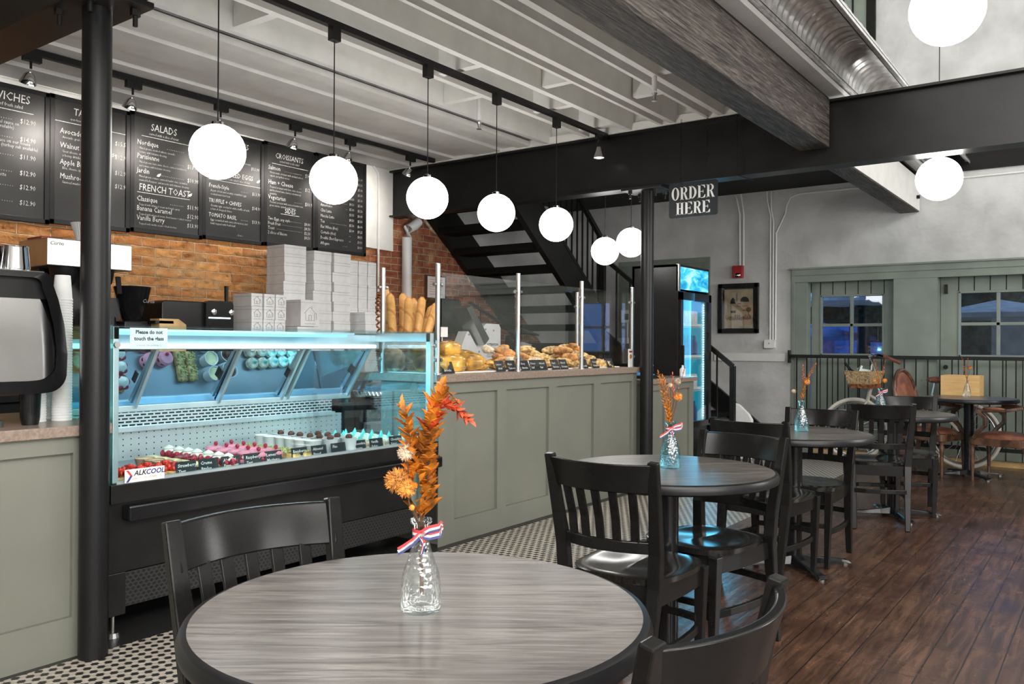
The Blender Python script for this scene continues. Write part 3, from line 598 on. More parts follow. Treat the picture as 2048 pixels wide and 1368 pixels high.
tag(G().bx(-4.16, -3.36, 3.87, 6.485, 1.012, 1.06).build('worktop', 'counter_stone', bevel=.004), 'brown stone worktop of the long bread counter', 'worktop')
counter('service_counter', 'sage green panelled counter under the espresso machine', -4.1, -3.356, -.6, 1.735, .875, [(.2, .8), (.92, 1.645)], .16, .81)
tag(G().bx(-4.15, -3.33, -.6, 1.79, .877, .92).build('worktop', 'counter_stone', bevel=.004), 'stone worktop under the espresso machine at the left edge', 'worktop')
counter('service_counter', 'lower sage green till counter behind the far column', -4.0, -3.39, 6.56, 7.66, .90, [(6.64, 7.02), (7.14, 7.56)], .145, .84)
tag(G().bx(-4.05, -3.36, 6.56, 7.69, .902, .945).build('worktop', 'counter_stone', bevel=.004), 'stone worktop of the lower till counter beside the drinks cooler', 'worktop')
t = thing('back_counter', 'dark back counter along the brick wall', 'counter', (-5.95, 3.6, 0)); G().bx(-6.31, -5.5, .6, 7.9, 0, .88).build('body', 'black_matte', t); G().bx(-6.32, -5.47, .6, 7.9, .88, .92).build('worktop', 'black_plastic', t)
# ---------------------------------------------------------------- refrigerated pastry case
CY0, CY1, CXF = 1.82, 3.83, -3.385
t = thing('pastry_display_case', 'black refrigerated glass pastry case glowing blue inside', 'display case', (-3.8, 2.83, 0))
G().bx(-4.25, -3.40, CY0-.01, CY1+.03, .28, .635).bx(-4.25, -3.43, CY0-.01, CY1+.03, .13, .28).bx(-3.43, -3.40, CY0-.01, CY0+.07, .10, .28).bx(-3.43, -3.40, CY1-.05, CY1+.03, .10, .28).build('base_cabinet', 'black_steel', t, bevel=.004)
G().bx(-3.43, -3.408, CY0+.07, CY1-.05, .13, .275).build('vent_grille', 'kick_mesh', t)
G().bx(-3.40, -3.34, CY0+.05, CY1+.03, .50, .565).build('bumper_rail', 'black_gloss', t, bevel=.008)
G().bx(-3.40, -3.375, CY0-.01, CY1+.03, .575, .655).build('front_sill', 'black_steel', t, bevel=.003)
for x, y in ((-3.45, CY0+.04), (-3.45, CY1-.04), (-4.2, CY0+.04), (-4.2, CY1-.04)): G().lathe([(.0, 0), (.03, 0), (.026, .02), (.008, .025), (.008, .13)], (x, y, 0), 14, cap=False).build('levelling_foot', 'steel', t)
G().bx(-4.12, -3.40, CY0, CY1, .635, .648).build('deck', 'deck_steel', t)
G().bx(-3.412, -3.388, CY0+.02, CY1-.02, .648, .667).build('serrated_edge', 'led_cyan' if 0 else 'alu', t)
G().bx(-4.13, -4.10, CY0, CY1-.10, .648, .80).build('perforated_back', 'perf_steel', t); G().bx(-4.13, -4.09, CY1-.10, CY1, .648, .86).build('end_bracket', 'black_steel', t)
G().bx(-4.14, -4.07, CY0, CY1-.18, .795, .815).build('shelf_lip', 'alu', t); G().bx(-4.14, -4.105, CY0, CY1-.18, .815, .892).build('slot_grille', 'slot_grille', t)
G().bx(-4.16, -4.10, CY0, CY1-.02, .892, .925).build('door_track', 'alu', t, bevel=.003)
xa, za, xb_, zb = -3.915, 1.205, -4.125, .925
for i, (ya, yb_) in enumerate(((1.83, 2.32), (2.32, 2.81), (2.81, 3.27), (3.25, 3.79))):
    o = (i % 2)*.012
    G().add([(xa-o, ya, za), (xa-o, yb_, za), (xb_-o, yb_, zb), (xb_-o, ya, zb)], [(0, 1, 2, 3)]).add([(xa-o-.004, ya, za), (xa-o-.004, yb_, za), (xb_-o-.004, yb_, zb), (xb_-o-.004, ya, zb)], [(0, 3, 2, 1)])
    d = G().add([(xa-o+s, yy, za) for s in (0, -.004) for yy in (ya, yb_)]+[(xb_-o+s, yy, zb) for s in (0, -.004) for yy in (ya, yb_)], [(0, 1, 5, 4), (2, 6, 7, 3), (0, 4, 6, 2), (1, 3, 7, 5), (0, 2, 3, 1), (4, 5, 7, 6)]).build('sliding_door', 'door_mirror', t)
    G().bar(((xa*.62+xb_*.38)+.006, yb_-.05, za*.62+zb*.38), ((xa*.45+xb_*.55)+.006, yb_-.05, za*.45+zb*.55), .022, .006, (0, 1, 0)).build('finger_pull', 'black_plastic', d)
for y in (2.32, 2.81, 3.245, 3.29, 3.78): G().bar((xa+.02, y, za+.02), (xb_+.02, y, zb-.01), .026, .018, (0, 1, 0)).build('door_strut', 'alu', t, bevel=.002)
G().bx(-3.95, -3.86, CY0, CY1, 1.215, 1.305).build('lamp_housing', 'alu', t, bevel=.004)
G().lathe([(.011, CY0+.03), (.011, CY1-.05)], (-3.845, 0, 1.232), 10, 'y').build('light_tube', 'led_white', t)
G().lathe([(.008, CY0+.05), (.008, CY1-.50)], (-3.62, 0, 1.292), 8, 'y').build('light_tube', 'led_cyan', t)
G().bx(-4.15, -3.385, CY0, CY1, 1.318, 1.326).build('top_glass', 'case_glass', t); G().bx(-3.95, -3.64, CY0, CY1-.42, 1.300, 1.312).build('top_reflector', 'alu', t)
G().bx(CXF-.004, CXF, CY0, CY1, .66, 1.322).build('front_glass', 'case_glass', t)
G().bx(-4.15, CXF, CY0-.008, CY0, .645, 1.322).build('side_glass', 'green_glass', t); G().bx(-4.15, CXF, CY1, CY1+.008, .645, 1.322).build('side_glass', 'case_glass', t)
g = G().bx(-3.425, -3.388, CY1-.035, CY1-.005, .66, 1.316).bx(-4.15, -3.39, CY1-.035, CY1-.005, 1.262, 1.316).bx(-4.15, -4.11, CY1-.035, CY1-.005, .93, 1.3); g.build('end_frame', 'alu', t, bevel=.002)
g = G().bx(-3.420, -3.390, CY0+.003, CY0+.028, .66, 1.316).bx(-4.15, -3.39, CY0+.003, CY0+.028, 1.262, 1.316); g.build('end_frame', 'alu', t, bevel=.002)
for y, z in ((CY0+.014, 1.24), (CY1+.002, 1.24)): G().lathe([(0, 0), (.013, 0), (.013, .012), (0, .012)], (-3.387, y, z), 14, 'x', cap=False).build('glass_fixing', 'steel', t, smooth=True)
# signs on the glass
t = thing('glass_notice', 'paper notice asking not to touch the glass, taped inside the pastry case', 'sign', (-3.392, 1.99, 1.25)); G().bx(-3.3925, -3.3915, 1.895, 2.068, 1.222, 1.312).build('sheet', 'paper', t)
g = G(); g.text('Please do not', (-3.391, 1.982, 1.287), (0, 1, 0), (0, 0, 1), .0225, 'CENTER', .0007); g.text('touch the glass', (-3.391, 1.982, 1.259), (0, 1, 0), (0, 0, 1), .0225, 'CENTER', .0007); g.build('lettering', 'ink', t)
G().text('it leaves the pastries :)', (-3.391, 1.982, 1.234), (0, 1, 0), (0, 0, 1), .0125, 'CENTER').build('lettering', 'ink_grey', t)
t = thing('maker_label', 'white maker label at the lower left of the pastry case glass', 'label', (-3.383, 1.97, .69)); G().bx(-3.384, -3.383, 1.872, 2.052, .656, .712).build('plate', 'paper', t)
G().text('ALK', (-3.382, 1.912, .684), (0, 1, 0), (0, 0, 1), .030, 'LEFT', .0007, .25).build('lettering', 'ink', t); G().text('COOL', (-3.382, 1.965, .684), (0, 1, 0), (0, 0, 1), .030, 'LEFT', .0007, .25).build('lettering', 'navy', t)
G().text('QUALITY COOL SYSTEMS', (-3.382, 1.902, .668), (0, 1, 0), (0, 0, 1), .010, 'LEFT').build('lettering', 'terracotta', t)
G().prism([(1.878, .708), (1.888, .708), (1.906, .684), (1.896, .684)], -3.383, -3.382, 'x').build('chevron', 'signred', t); G().prism([(1.906, .684), (1.888, .658), (1.878, .658), (1.896, .684)], -3.383, -3.382, 'x').build('chevron', 'navy', t)
# ---------------------------------------------------------------- glass guard over the bread counter
t = thing('glass_guard', 'clear glass sneeze guard on steel posts along the bread counter', 'glass guard', (-3.5, 5.2, 1.06))
def post(x, y, zt, r=.0165):
    p = G().lathe([(r*1.5, 1.06), (r*1.5, 1.066), (r, 1.068), (r, zt), (r*.7, zt+.003)], (x, y, 0), 16).build('post', 'steel', t, smooth=True)
    for z in (zt-.13, 1.15):
        for s in (-1, 1): G().lathe([(.011, 0), (.011, .02)], (x, y+s*(r+.004)-(.02 if s < 0 else 0), z), 10, 'y').build('clamp', 'steel', p)
PY = (3.94, 4.80, 5.66, 6.50)
for y in PY: post(-3.45, y-.01, 1.752)
post(-3.93, 3.93, 1.75); post(-3.93, 6.36, 1.72)
for a, b in zip(PY, PY[1:]): G().bx(-3.453, -3.447, a+.03, b-.04, 1.09, 1.70).build('pane', 'guard_glass', t)
G().bx(-3.91, -3.47, 3.927, 3.933, 1.09, 1.70).build('pane', 'guard_glass', t); G().bx(-3.91, -3.47, 6.447, 6.453, 1.09, 1.70).build('pane', 'guard_glass', t)
# ---------------------------------------------------------------- menu boards
def board(y0, y1, z0, z1, label, lines, boldlines=()):
    t = thing('menu_board', label, 'menu board', (WX, (y0+y1)/2, (z0+z1)/2), group=None)
    g = G().bx(WX+.003, WX+.02, y0+.03, y1-.03, z0+.03, z1-.03); g.build('panel', 'board_black', t)
    g = G().bx(WX, WX+.03, y0, y1, z0, z0+.035).bx(WX, WX+.03, y0, y1, z1-.035, z1).bx(WX, WX+.03, y0, y0+.035, z0, z1).bx(WX, WX+.03, y1-.035, y1, z0, z1); g.build('frame', 'black_plastic', t, bevel=.003)
    g = G(); xx = WX+.0215; W = y1-y0; H = z1-z0
    for fy, fz, s, size, al in lines:
        if s == '_': g.bx(xx-.001, xx, y0+fy*W, y0+size*W, z0+fz*H, z0+fz*H+.004); continue
        if s == '.':
            n = int((size-fy)*W/.016)
            for i in range(n): g.bx(xx-.001, xx, y0+fy*W+i*.016, y0+fy*W+i*.016+.0035, z0+fz*H, z0+fz*H+.0035)
            continue
        if s == 'leaf':
            c = (y0+fy*W, z0+fz*H); g.prism([(c[0]-.018, c[1]-.008), (c[0]-.004, c[1]+.012), (c[0]+.022, c[1]+.022), (c[0]+.018, c[1]+.002), (c[0]+.002, c[1]-.010)], xx-.001, xx, 'x'); continue
        g.text(s, (xx, y0+fy*W, z0+fz*H), (0, .80, 0), (0, 0, 1), size, al, -.0003 if size < .05 else 0, .08, res=1)
    g.build('chalk_lettering', 'chalk', t); return t
def items(L, y=.12, pr=.80, ts=.058, ds=.027):
    out = []
    for fz, nm, price, d, e in L:
        out.append((y, fz, nm, ts, 'LEFT')); out.append((y+.02+len(nm)*ts*.50/.6, fz+.002, '.', pr-.03, ''))
        if price: out.append((pr, fz-.012, price, ts*.85, 'LEFT'))
        for i, dd in enumerate(d): out.append((y+.03, fz-.036-.032*i, dd, e or ds, 'LEFT'))
    return out
board(1.98, 2.905, 2.105, 3.06, 'sandwiches menu board, leftmost and cut by the picture edge', [(.62, .88, 'SANDWICHES', .085, 'CENTER'), (.60, .835, 'served with a side of fresh salad', .036, 'CENTER'), (.2, .81, '_', .88, '')]+items([
    (.74, 'Monsieur', '$12.90', ['Baked ham, swiss cheese with Bechamel sauce on', 'our house bread (turkey substitution available)'], .036), (.605, 'Madame', '$14.90', ['Baked ham, swiss cheese, Bechamel sauce on our house', 'bread topped with a sunny-side-up-egg (turkey sub available)'], .036),
    (.475, 'Breakfast', '$11.90', ['Bacon with a sunny-side-up-egg, swiss', 'cheese on our homemade bread'], .036), (.355, 'Chicken', '$12.90', ['Chicken, tomato, spread, toasted baguette'], .036), (.25, 'Brie', '$12.90', ['Baguette with slices of swiss, brie, and'], .036), (.135, 'Pesto', '$12.90', ['Turkey with pesto, mozzarella, and'], .036)], pr=.78))
board(2.905, 3.515, 2.115, 3.065, 'open toasts menu board half hidden behind the near column', [(.5, .87, 'TARTINES', .075, 'CENTER'), (.5, .825, 'open-faced toast served with a side salad', .024, 'CENTER'), (.05, .80, '_', .95, '')]+items([
    (.71, 'Avocado', '$15.50', ['Avocado, goat cheese, arugula'], 0), (.60, 'Walnut Honey Cheese', '$12.90', ['Goat cheese, walnuts, topped with', 'a honey drizzle'], 0), (.47, 'Apple Brie', '$12.90', ['Brie, cheese, apples, nuts'], 0), (.36, 'Mushroom', '$12.90', ['Sauteed mushrooms, yogurt cheese'], 0)]))
board(3.515, 4.155, 2.125, 3.08, 'salads and french toast menu board', [(.45, .87, 'SALADS', .082, 'CENTER'), (.45, .83, 'served with a slice of toast', .030, 'CENTER'), (.15, .81, '_', .8, ''), (.47, .355, 'FRENCH TOAST', .078, 'CENTER'), (.1, .335, '_', .82, ''), (.82, .375, 'leaf', 0, ''), (.38, .50, 'leaf', 0, '')]+items([
    (.735, 'Nordique', '', ['Mixed greens, smoked salmon, avocado,', 'tomato with balsamic dressing'], 0), (.62, 'Parisienne', '$13.90', ['Mixed greens, ham, swiss cheese, sauteed mushroom', 'and tomato with balsamic dressing'], 0), (.50, 'Jardin', '$10.90', ['Mixed greens, tomato, sauteed mushrooms, cucumber,', 'roasted bell pepper, and avocado with balsamic dressing'], 0),
    (.265, 'Classique', '$11.90', ['Topped with whipped cream and maple syrup'], 0), (.185, 'Banana Caramel', '$12.90', ['Topped with whipped cream, fried banana + salted caramel'], 0), (.105, 'Vanilla Berry', '$13.90', ['Topped with vanilla cream + fresh berries'], 0)], y=.09, pr=.78, ds=.024))
board(4.155, 4.785, 2.135, 3.085, 'eggs menu board behind the biggest globe lamp', [(.5, .88, 'OMELETTES', .07, 'CENTER'), (.15, .78, 'Our chef picks', .045, 'LEFT'), (.15, .74, 'Fresh omelette, any cheese, ham or mushrooms', .025, 'LEFT'), (.78, .70, '$13.90', .04, 'LEFT'), (.5, .60, 'SCRAMBLED EGGS', .06, 'CENTER'), (.9, .60, 'leaf', 0, ''), (.5, .565, 'served with a side salad + slice of toast', .026, 'CENTER'), (.1, .545, '_', .95, '')]+items([
    (.475, 'French-Style', '$13.90', ['A pair of rich and creamy scrambled eggs', 'cooked over low heat'], 0), (.34, 'TRUFFLE + CHIVES', '$14.90', ['Creamy eggs, cooked in white truffle oil with', 'a hint of chopped chives'], 0), (.21, 'TOMATO BASIL', '$13.90', ['Eggs scrambled with sauteed tomatoes and', 'basil, topped with fresh basil'], 0)], y=.1, ts=.050)+[(.6, .06, '- bon -', .03, 'CENTER')])
board(4.785, 5.385, 2.14, 3.095, 'croissants and sides menu board', [(.48, .86, 'CROISSANTS', .070, 'CENTER'), (.48, .825, 'served with a side salad', .030, 'CENTER'), (.15, .80, '_', .85, ''), (.5, .34, 'SIDES', .065, 'CENTER'), (.32, .325, '_', .68, '')]+items([
    (.74, 'Salmon', '$14.90', ['House-made croissant with smoked salmon,', 'capers, and grilled onions'], 0), (.60, 'Ham + Cheese', '$12', ['Toasted croissant with ham, swiss cheese,', 'and bechamel sauce (turkey substitution)', 'available)'], 0), (.455, 'Vegetarian', '$10.90', ['Toasted croissant with sauteed mushrooms,', 'green onions, spinach, and tomato'], 0)], y=.08, pr=.79)
    +[(.08, .255, 'Two Eggs, any style', .040, 'LEFT'), (.78, .245, '$4.00', .04, 'LEFT'), (.08, .21, 'Fresh Fruit', .040, 'LEFT'), (.78, .20, '$4.50', .04, 'LEFT'), (.08, .165, 'Toast', .040, 'LEFT'), (.78, .155, '$2.50', .04, 'LEFT'), (.08, .12, '2 slices of Bacon', .040, 'LEFT'), (.78, .11, '$4.50', .04, 'LEFT'), (.48, .262, '.', .77, ''), (.35, .217, '.', .77, ''), (.25, .172, '.', .77, '')])
L = [(.4, .90, 'COFFEE', .07, 'CENTER')]
for i, (nm, a, b_) in enumerate((('', '', '$3.00'), ('Espresso', '--', '$3.50'), ('Cappuccino', '', '$5.00'), ('Cafe au Lait', '$4.50', '$5.00'), ('Latte', '$4.50', '$5.00'), ('Mocha', '$4.50', '$5.00'), ('Americano', '$5.00', '$5.50'), ('Chai Latte', '$3.50', '$6.00'), ('Matcha Latte', '$4.50', '$5.50'), ('Tea', '$5.50', '$6.00'), ('Flat White (8oz)', '$3.00', '$3.25'), ('Cortado (4oz)', '--', '$4.50'), ('Double Shot Espresso', '--', '$3.50'), ('Affogato', '', '$4.00'))):
    z = .80-.056*i; L += [(.10, z, nm, .042, 'LEFT'), (.66, z, a, .036, 'LEFT'), (.83, z, b_, .036, 'LEFT'), (.14+.05*len(nm), z+.004, '.', .64, '')]
L.append((.80, .1, 'C', .001, 'LEFT'))
board(5.385, 6.055, 2.15, 3.105, 'coffee and tea menu board, rightmost on the brick wall', L)
# ---------------------------------------------------------------- lighting track with spots and globe pendants
t = thing('lighting_track', 'black lighting track above the menu boards', 'lighting track', (-5.55, 3.5, 3.07)); G().bx(-5.57, -5.53, -2, 6.25, 3.06, 3.098).build('rail', 'black_plastic', t)
t2 = thing('lighting_track', 'black lighting track that carries the globe pendants', 'lighting track', (-3.65, 3.5, 3.07)); G().bx(-3.67, -3.63, -2, 6.37, 3.06, 3.098).build('rail', 'black_plastic', t2)
sp = thing('track_spotlight', 'x', 'spotlight', (0, 0, 0), group='spotlights aimed at the menu boards')
G().bx(-.018, .018, -.05, .06, -.045, 0).build('adapter', 'black_plastic', sp, False); G().lathe([(.008, -.09), (.008, -.04)], n=8).build('stem', 'black_plastic', sp, False)
lh = G().lathe([(.012, 0), (.03, .015), (.047, .055), (.050, .075), (.044, .075), (.03, .05)][::1], (0, 0, 0), 18, 'x', cap=False).build('lamp_head', 'chrome', sp, False, smooth=True)
lh.location = (-.01, 0, -.11); lh.rotation_euler = (0, R_(62), R_(180)); lb = G().lathe([(0, .0), (.040, .0)], (0, 0, 0), 14, 'x', cap=False).build('bulb', 'spot_glow', lh, False); lb.location = (.068, 0, 0)
rs = Rep(sp)
for (x, y), lab in zip(SPOTS, ('leftmost of the chrome spotlights, below the near steel beam', 'chrome track spotlight above the open toasts board', 'chrome track spotlight behind the first globe pendant', 'chrome track spotlight above the croissants board', 'chrome track spotlight behind the second globe pendant', 'chrome track spotlight at the far end of the menu boards')):
    rs.put((-5.55, y, 3.06), 0, lab)
t = thing('track_spotlight', 'single lit spotlight at the far end of the pendant track', 'spotlight', (-3.65, 6.25, 3.06)); G().bx(-3.668, -3.632, 6.21, 6.29, 3.02, 3.06).build('adapter', 'black_plastic', t); G().tube([(-3.65, 6.25, 3.02), (-3.67, 6.25, 2.98), (-3.67, 6.25, 2.93), (-3.65, 6.25, 2.92)], .006).build('bracket', 'black_plastic', t)
G().lathe([(.018, 2.96), (.026, 2.93), (.045, 2.875), (.048, 2.865)], (-3.65, 6.25, 0), 18, cap=False).build('lamp_head', 'steel', t, smooth=True); G().lathe([(0, 2.87), (.043, 2.87)], (-3.65, 6.25, 0), 16, cap=False).build('bulb', 'spot_glow', t)
def globe(x, y, z, ztop, lab, r=.136, track=True):
    t = thing('globe_pendant', lab, 'pendant lamp', (x, y, z), group='white globe pendant lamps')
    G().ball((x, y, z), r, n=32, m=20).build('globe', 'globe_glow', t, smooth=True); G().lathe([(.03, z+r-.006), (.03, z+r+.012), (.008, z+r+.02)], (x, y, 0), 14).build('cap', 'chrome', t)
    G().lathe([(.0035, z+r), (.0035, ztop-.06)], (x, y, 0), 6).build('cord', 'black_plastic', t)
    if track: G().bx(x-.022, x+.022, y-.03, y+.03, ztop-.075, ztop).build('track_adapter', 'black_plastic', t)
for y, z, lab in ((2.49, 2.205, 'largest globe pendant, leftmost, in front of the salads board'), (3.25, 2.185, 'second globe pendant from the left, before the coffee board'), (4.05, 2.20, 'third globe pendant, left of the brick wall edge'), (4.79, 2.20, 'fourth globe pendant, in front of the staircase underside'), (5.58, 2.21, 'fifth globe pendant, beside the stair railing')):
    globe(-3.65, y, z, 3.06, lab)
globe(-4.09, 7.13, 2.17, 3.13, 'small low globe pendant left of the far black column'); globe(-3.67, 6.88, 2.20, 3.13, 'globe pendant half hidden by the far black column')
globe(-.55, 3.60, 2.56, 5.8, 'large globe pendant cut by the top edge of the picture', track=False); globe(-1.078, 6.74, 2.475, 5.8, 'globe pendant hanging behind the right end of the steel beam', r=.157, track=False)
# sprinklers
for x, y, lab in ((-2.60, 5.2, 'white ceiling sprinkler near the timber beam'), (-4.06, 5.1, 'white ceiling sprinkler between the joists')):
    t = thing('sprinkler', lab, 'sprinkler', (x, y, 3.05)); G().lathe([(.018, 3.0), (.018, 3.34 if x < -4 else 3.1)], (x, y, 0), 10).build('pipe', 'white_plastic', t); G().lathe([(.022, 2.985), (.012, 2.97), (.008, 2.94), (.02, 2.935), (.02, 2.93)], (x, y, 0), 10).build('head', 'steel', t)
# ---------------------------------------------------------------- hanging order sign
def serif(g, ch, x, z, w, h, y0, y1):
    T_, th, sf = w*.27, h*.045, w*.09
    def stem(a, z0=0, z1=1): g.bx(x+a, x+a+T_, y0, y1, z+z0*h, z+z1*h)
    def slab(a, b, zz): g.bx(x+a, x+b, y0, y1, z+zz*h, z+zz*h+th)
    def ring(cx, cz, ro, rz, ti, tz, a0, a1, n=20):
        P = [(cx+ro*math.cos(R_(a0+(a1-a0)*i/n)), cz+rz*math.sin(R_(a0+(a1-a0)*i/n))) for i in range(n+1)]; Q = [(cx+(ro-ti)*math.cos(R_(a0+(a1-a0)*i/n)), cz+(rz-tz)*math.sin(R_(a0+(a1-a0)*i/n))) for i in range(n+1)]
        for i in range(n): g.prism([P[i], P[i+1], Q[i+1], Q[i]], y0, y1, 'y')
    if ch == 'O': ring(x+w/2, z+h/2, w/2, h/2, T_, th, 0, 360, 28); return
    if ch == 'H':
        for a in (sf, w-sf-T_): stem(a); slab(a-sf, a+T_+sf, 0); slab(a-sf, a+T_+sf, 1-.045)
        g.bx(x+sf+T_, x+w-sf-T_, y0, y1, z+h*.48, z+h*.48+th); return
    stem(sf); slab(0, sf+T_+sf, 0); slab(0, sf+T_+sf, .955)
    if ch == 'D': ring(x+sf+T_*.6, z+h/2, w-sf-T_*.6, h/2, T_, th, -90, 90)
    if ch == 'R':
        ring(x+w*.5, z+h*.75, w*.42, h*.25, T_*.9, th, -90, 90, 14); g.bx(x+sf+T_, x+w*.5, y0, y1, z+h*.955, z+h); g.bx(x+sf+T_, x+w*.5, y0, y1, z+h*.5, z+h*.5+th)
        g.prism([(x+w*.45, z+h*.5), (x+w*.68, z+h*.5), (x+w*.98, z+.03*h), (x+w*1.06, z+.05*h), (x+w*1.04, z), (x+w*.74, z)], y0, y1, 'y')
    if ch == 'E':
        for zz, b_ in ((0, .98), (.955, .94), (.48, .72)): g.bx(x+sf+T_, x+w*b_, y0, y1, z+zz*h, z+zz*h+th)
        g.prism([(x+w*.98, z), (x+w, z+h*.26), (x+w*.95, z+h*.26), (x+w*.70, z+th)], y0, y1, 'y'); g.prism([(x+w*.94, z+h), (x+w*.96, z+h*.76), (x+w*.91, z+h*.76), (x+w*.68, z+h-th)], y0, y1, 'y'); g.bx(x+w*.68, x+w*.74, y0, y1, z+h*.38, z+h*.62)
t = thing('hanging_sign', 'black hanging sign reading ORDER HERE on two chains', 'sign', (-2.80, 6.30, 2.43))
G().prism(rrect(-3.01, -2.592, 2.293, 2.575, .018), 6.295, 6.305, 'y').build('board', 'slate', t)
g = G()
for i, ch in enumerate('ORDER'): serif(g, ch, -2.985+i*.0755, 2.435, .066, .105, 6.292, 6.295)
for i, ch in enumerate('HERE'): serif(g, ch, -2.945+i*.0755, 2.315, .066, .100, 6.292, 6.295)
g.build('lettering', 'card_white', t)
for x in (-2.905, -2.68):
    g = G(); n = 24
    for i in range(n):
        z = 2.57+(3.09-2.57)*(i+.5)/n; P = [(x+(.006*math.cos(a) if i % 2 else 0), 6.30+(0 if i % 2 else .006*math.cos(a)), z+.0145*math.sin(a)) for a in [k*PI/4 for k in range(8)]]; g.tube(P, .0016, 5, closed=True)
    g.build('chain', 'black_steel', t)
tag(G().tube([(-2.47, 6.385, 3.09), (-2.47, 6.38, 2.66), (-2.46, 6.38, 2.6), (-2.38, 6.52, 2.575)], .004, 6).build('cable', 'black_plastic'), 'thin black cable taped down the steel beam beside the order sign', 'cable')
# wall objects beside the menu boards
tag(G().tube([(WX+.03, -2, 3.085), (WX+.03, 5.95, 3.115), (WX+.03, 6.14, 3.11), (WX+.03, 6.22, 3.04), (WX+.03, 6.23, 2.9), (WX+.03, 6.23, .95)], .012, 8).build('conduit', 'white_plastic', smooth=True), 'white conduit curving down beside the coffee menu board', 'pipe')
tag(G().tube([(WX+.07, 6.80, 2.6), (WX+.07, 6.74, 2.55), (WX+.07, 6.64, 2.50), (WX+.07, 6.62, 2.40), (WX+.07, 6.62, .95)], .055, 12).build('drain_pipe', 'white_plastic', smooth=True), 'thick white pipe running down the red brick wall', 'pipe')
t = thing('posted_notice', 'white notice in a dark plastic holder above the towel dispenser', 'sign', (WX+.03, 7.15, 1.9)); G().bx(WX+.02, WX+.03, 6.97, 7.32, 1.76, 2.03).build('holder', 'black_plastic', t); G().bx(WX+.03, WX+.032, 7.0, 7.30, 1.775, 2.015).build('sheet', 'paper', t)
g = G()
for i in range(7): g.bx(WX+.032, WX+.033, 7.03, 7.26-.02*(i % 3), 1.98-.028*i, 1.984-.028*i)
g.build('print_lines', 'signred', t)
t = thing('framed_notice', 'small framed notice partly behind the baguettes', 'frame', (WX+.02, 6.8, 1.5)); G().bx(WX+.01, WX+.03, 6.68, 6.92, 1.33, 1.585).build('frame', 'black_plastic', t); G().bx(WX+.03, WX+.032, 6.70, 6.90, 1.35, 1.565).build('sheet', 'paper', t)
t = thing('towel_dispenser', 'black paper towel dispenser on the red brick wall', 'dispenser', (WX+.1, 7.2, 1.57)); G().prism(rrect(6.99, 7.40, 1.37, 1.762, .05), WX+.01, WX+.2, 'x').build('body', 'black_gloss', t, bevel=.01); G().bx(WX+.2, WX+.202, 7.24, 7.30, 1.50, 1.525).build('badge', 'card_white', t)
# ================================================================ TABLES
def table():
    t = thing('round_table', 'x', 'table', group='round cafe tables in a row')
    G().lathe([(0, .72), (.405, .72), (.423, .728), (.426, .742), (.420, .757), (.410, .7605), (0, .7605)], n=96, cap=False).build('table_rim', 'black_plastic', t, False, smooth=True)
    G().lathe([(0, .7608), (.408, .7608)], n=96, cap=False).build('tabletop', 'table_wood', t, False)
    G().lathe([(.043, .03), (.043, .70), (.06, .705), (.06, .72)], n=24).build('column', 'black_gloss', t, False, smooth=True)
    G().bx(-.15, .15, -.02, .02, .705, .72).bx(-.02, .02, -.15, .15, .705, .72).build('mounting_plate', 'black_steel', t, False)
    for i in range(4):
        a = PI/2*i; d = Vector((math.cos(a), math.sin(a), 0)); s = Vector((-d.y, d.x, 0)); V = []
        for r, w_, z0, z1 in ((.0, .045, .02, .075), (.10, .030, .018, .055), (.28, .026, .018, .035), (.315, .034, .012, .030), (.335, .030, .012, .020)):
            V += [d*r-s*w_+Vector((0, 0, z0)), d*r+s*w_+Vector((0, 0, z0)), d*r+s*w_*.7+Vector((0, 0, z1)), d*r-s*w_*.7+Vector((0, 0, z1))]
        F = [(0, 1, 2, 3), (16, 19, 18, 17)]
        for k in range(4):
            for c in range(4): F.append((k*4+c, (k+1)*4+c, (k+1)*4+(c+1) % 4, k*4+(c+1) % 4))
        f = G().add(V, F).build('foot_arm', 'black_gloss', t, False, bevel=.003); c = d*.31
        G().lathe([(0, 0), (.016, 0), (.016, .012), (0, .012)], (c.x, c.y, 0), 10, cap=False).build('glide', 'steel', f, False)
    return t
TB = [(-1.05, 1.155), (-1.455, 3.045), (-1.50, 4.78), (-1.36, 6.65), (-1.19, 9.12)]
rt = Rep(table())
for (x, y), a, lab in zip(TB, (0, 6, 8, -4, 2), ('large round grey wood table nearest the viewer', 'second round table, holding the blue vase tied with a ribbon', 'third round table, with the vase of orange and yellow stems on its left', 'fourth round table with the vase half hidden behind a chair', 'farthest round table between two old armchairs')):
    rt.put((x, y, 0), R_(36+a), lab)
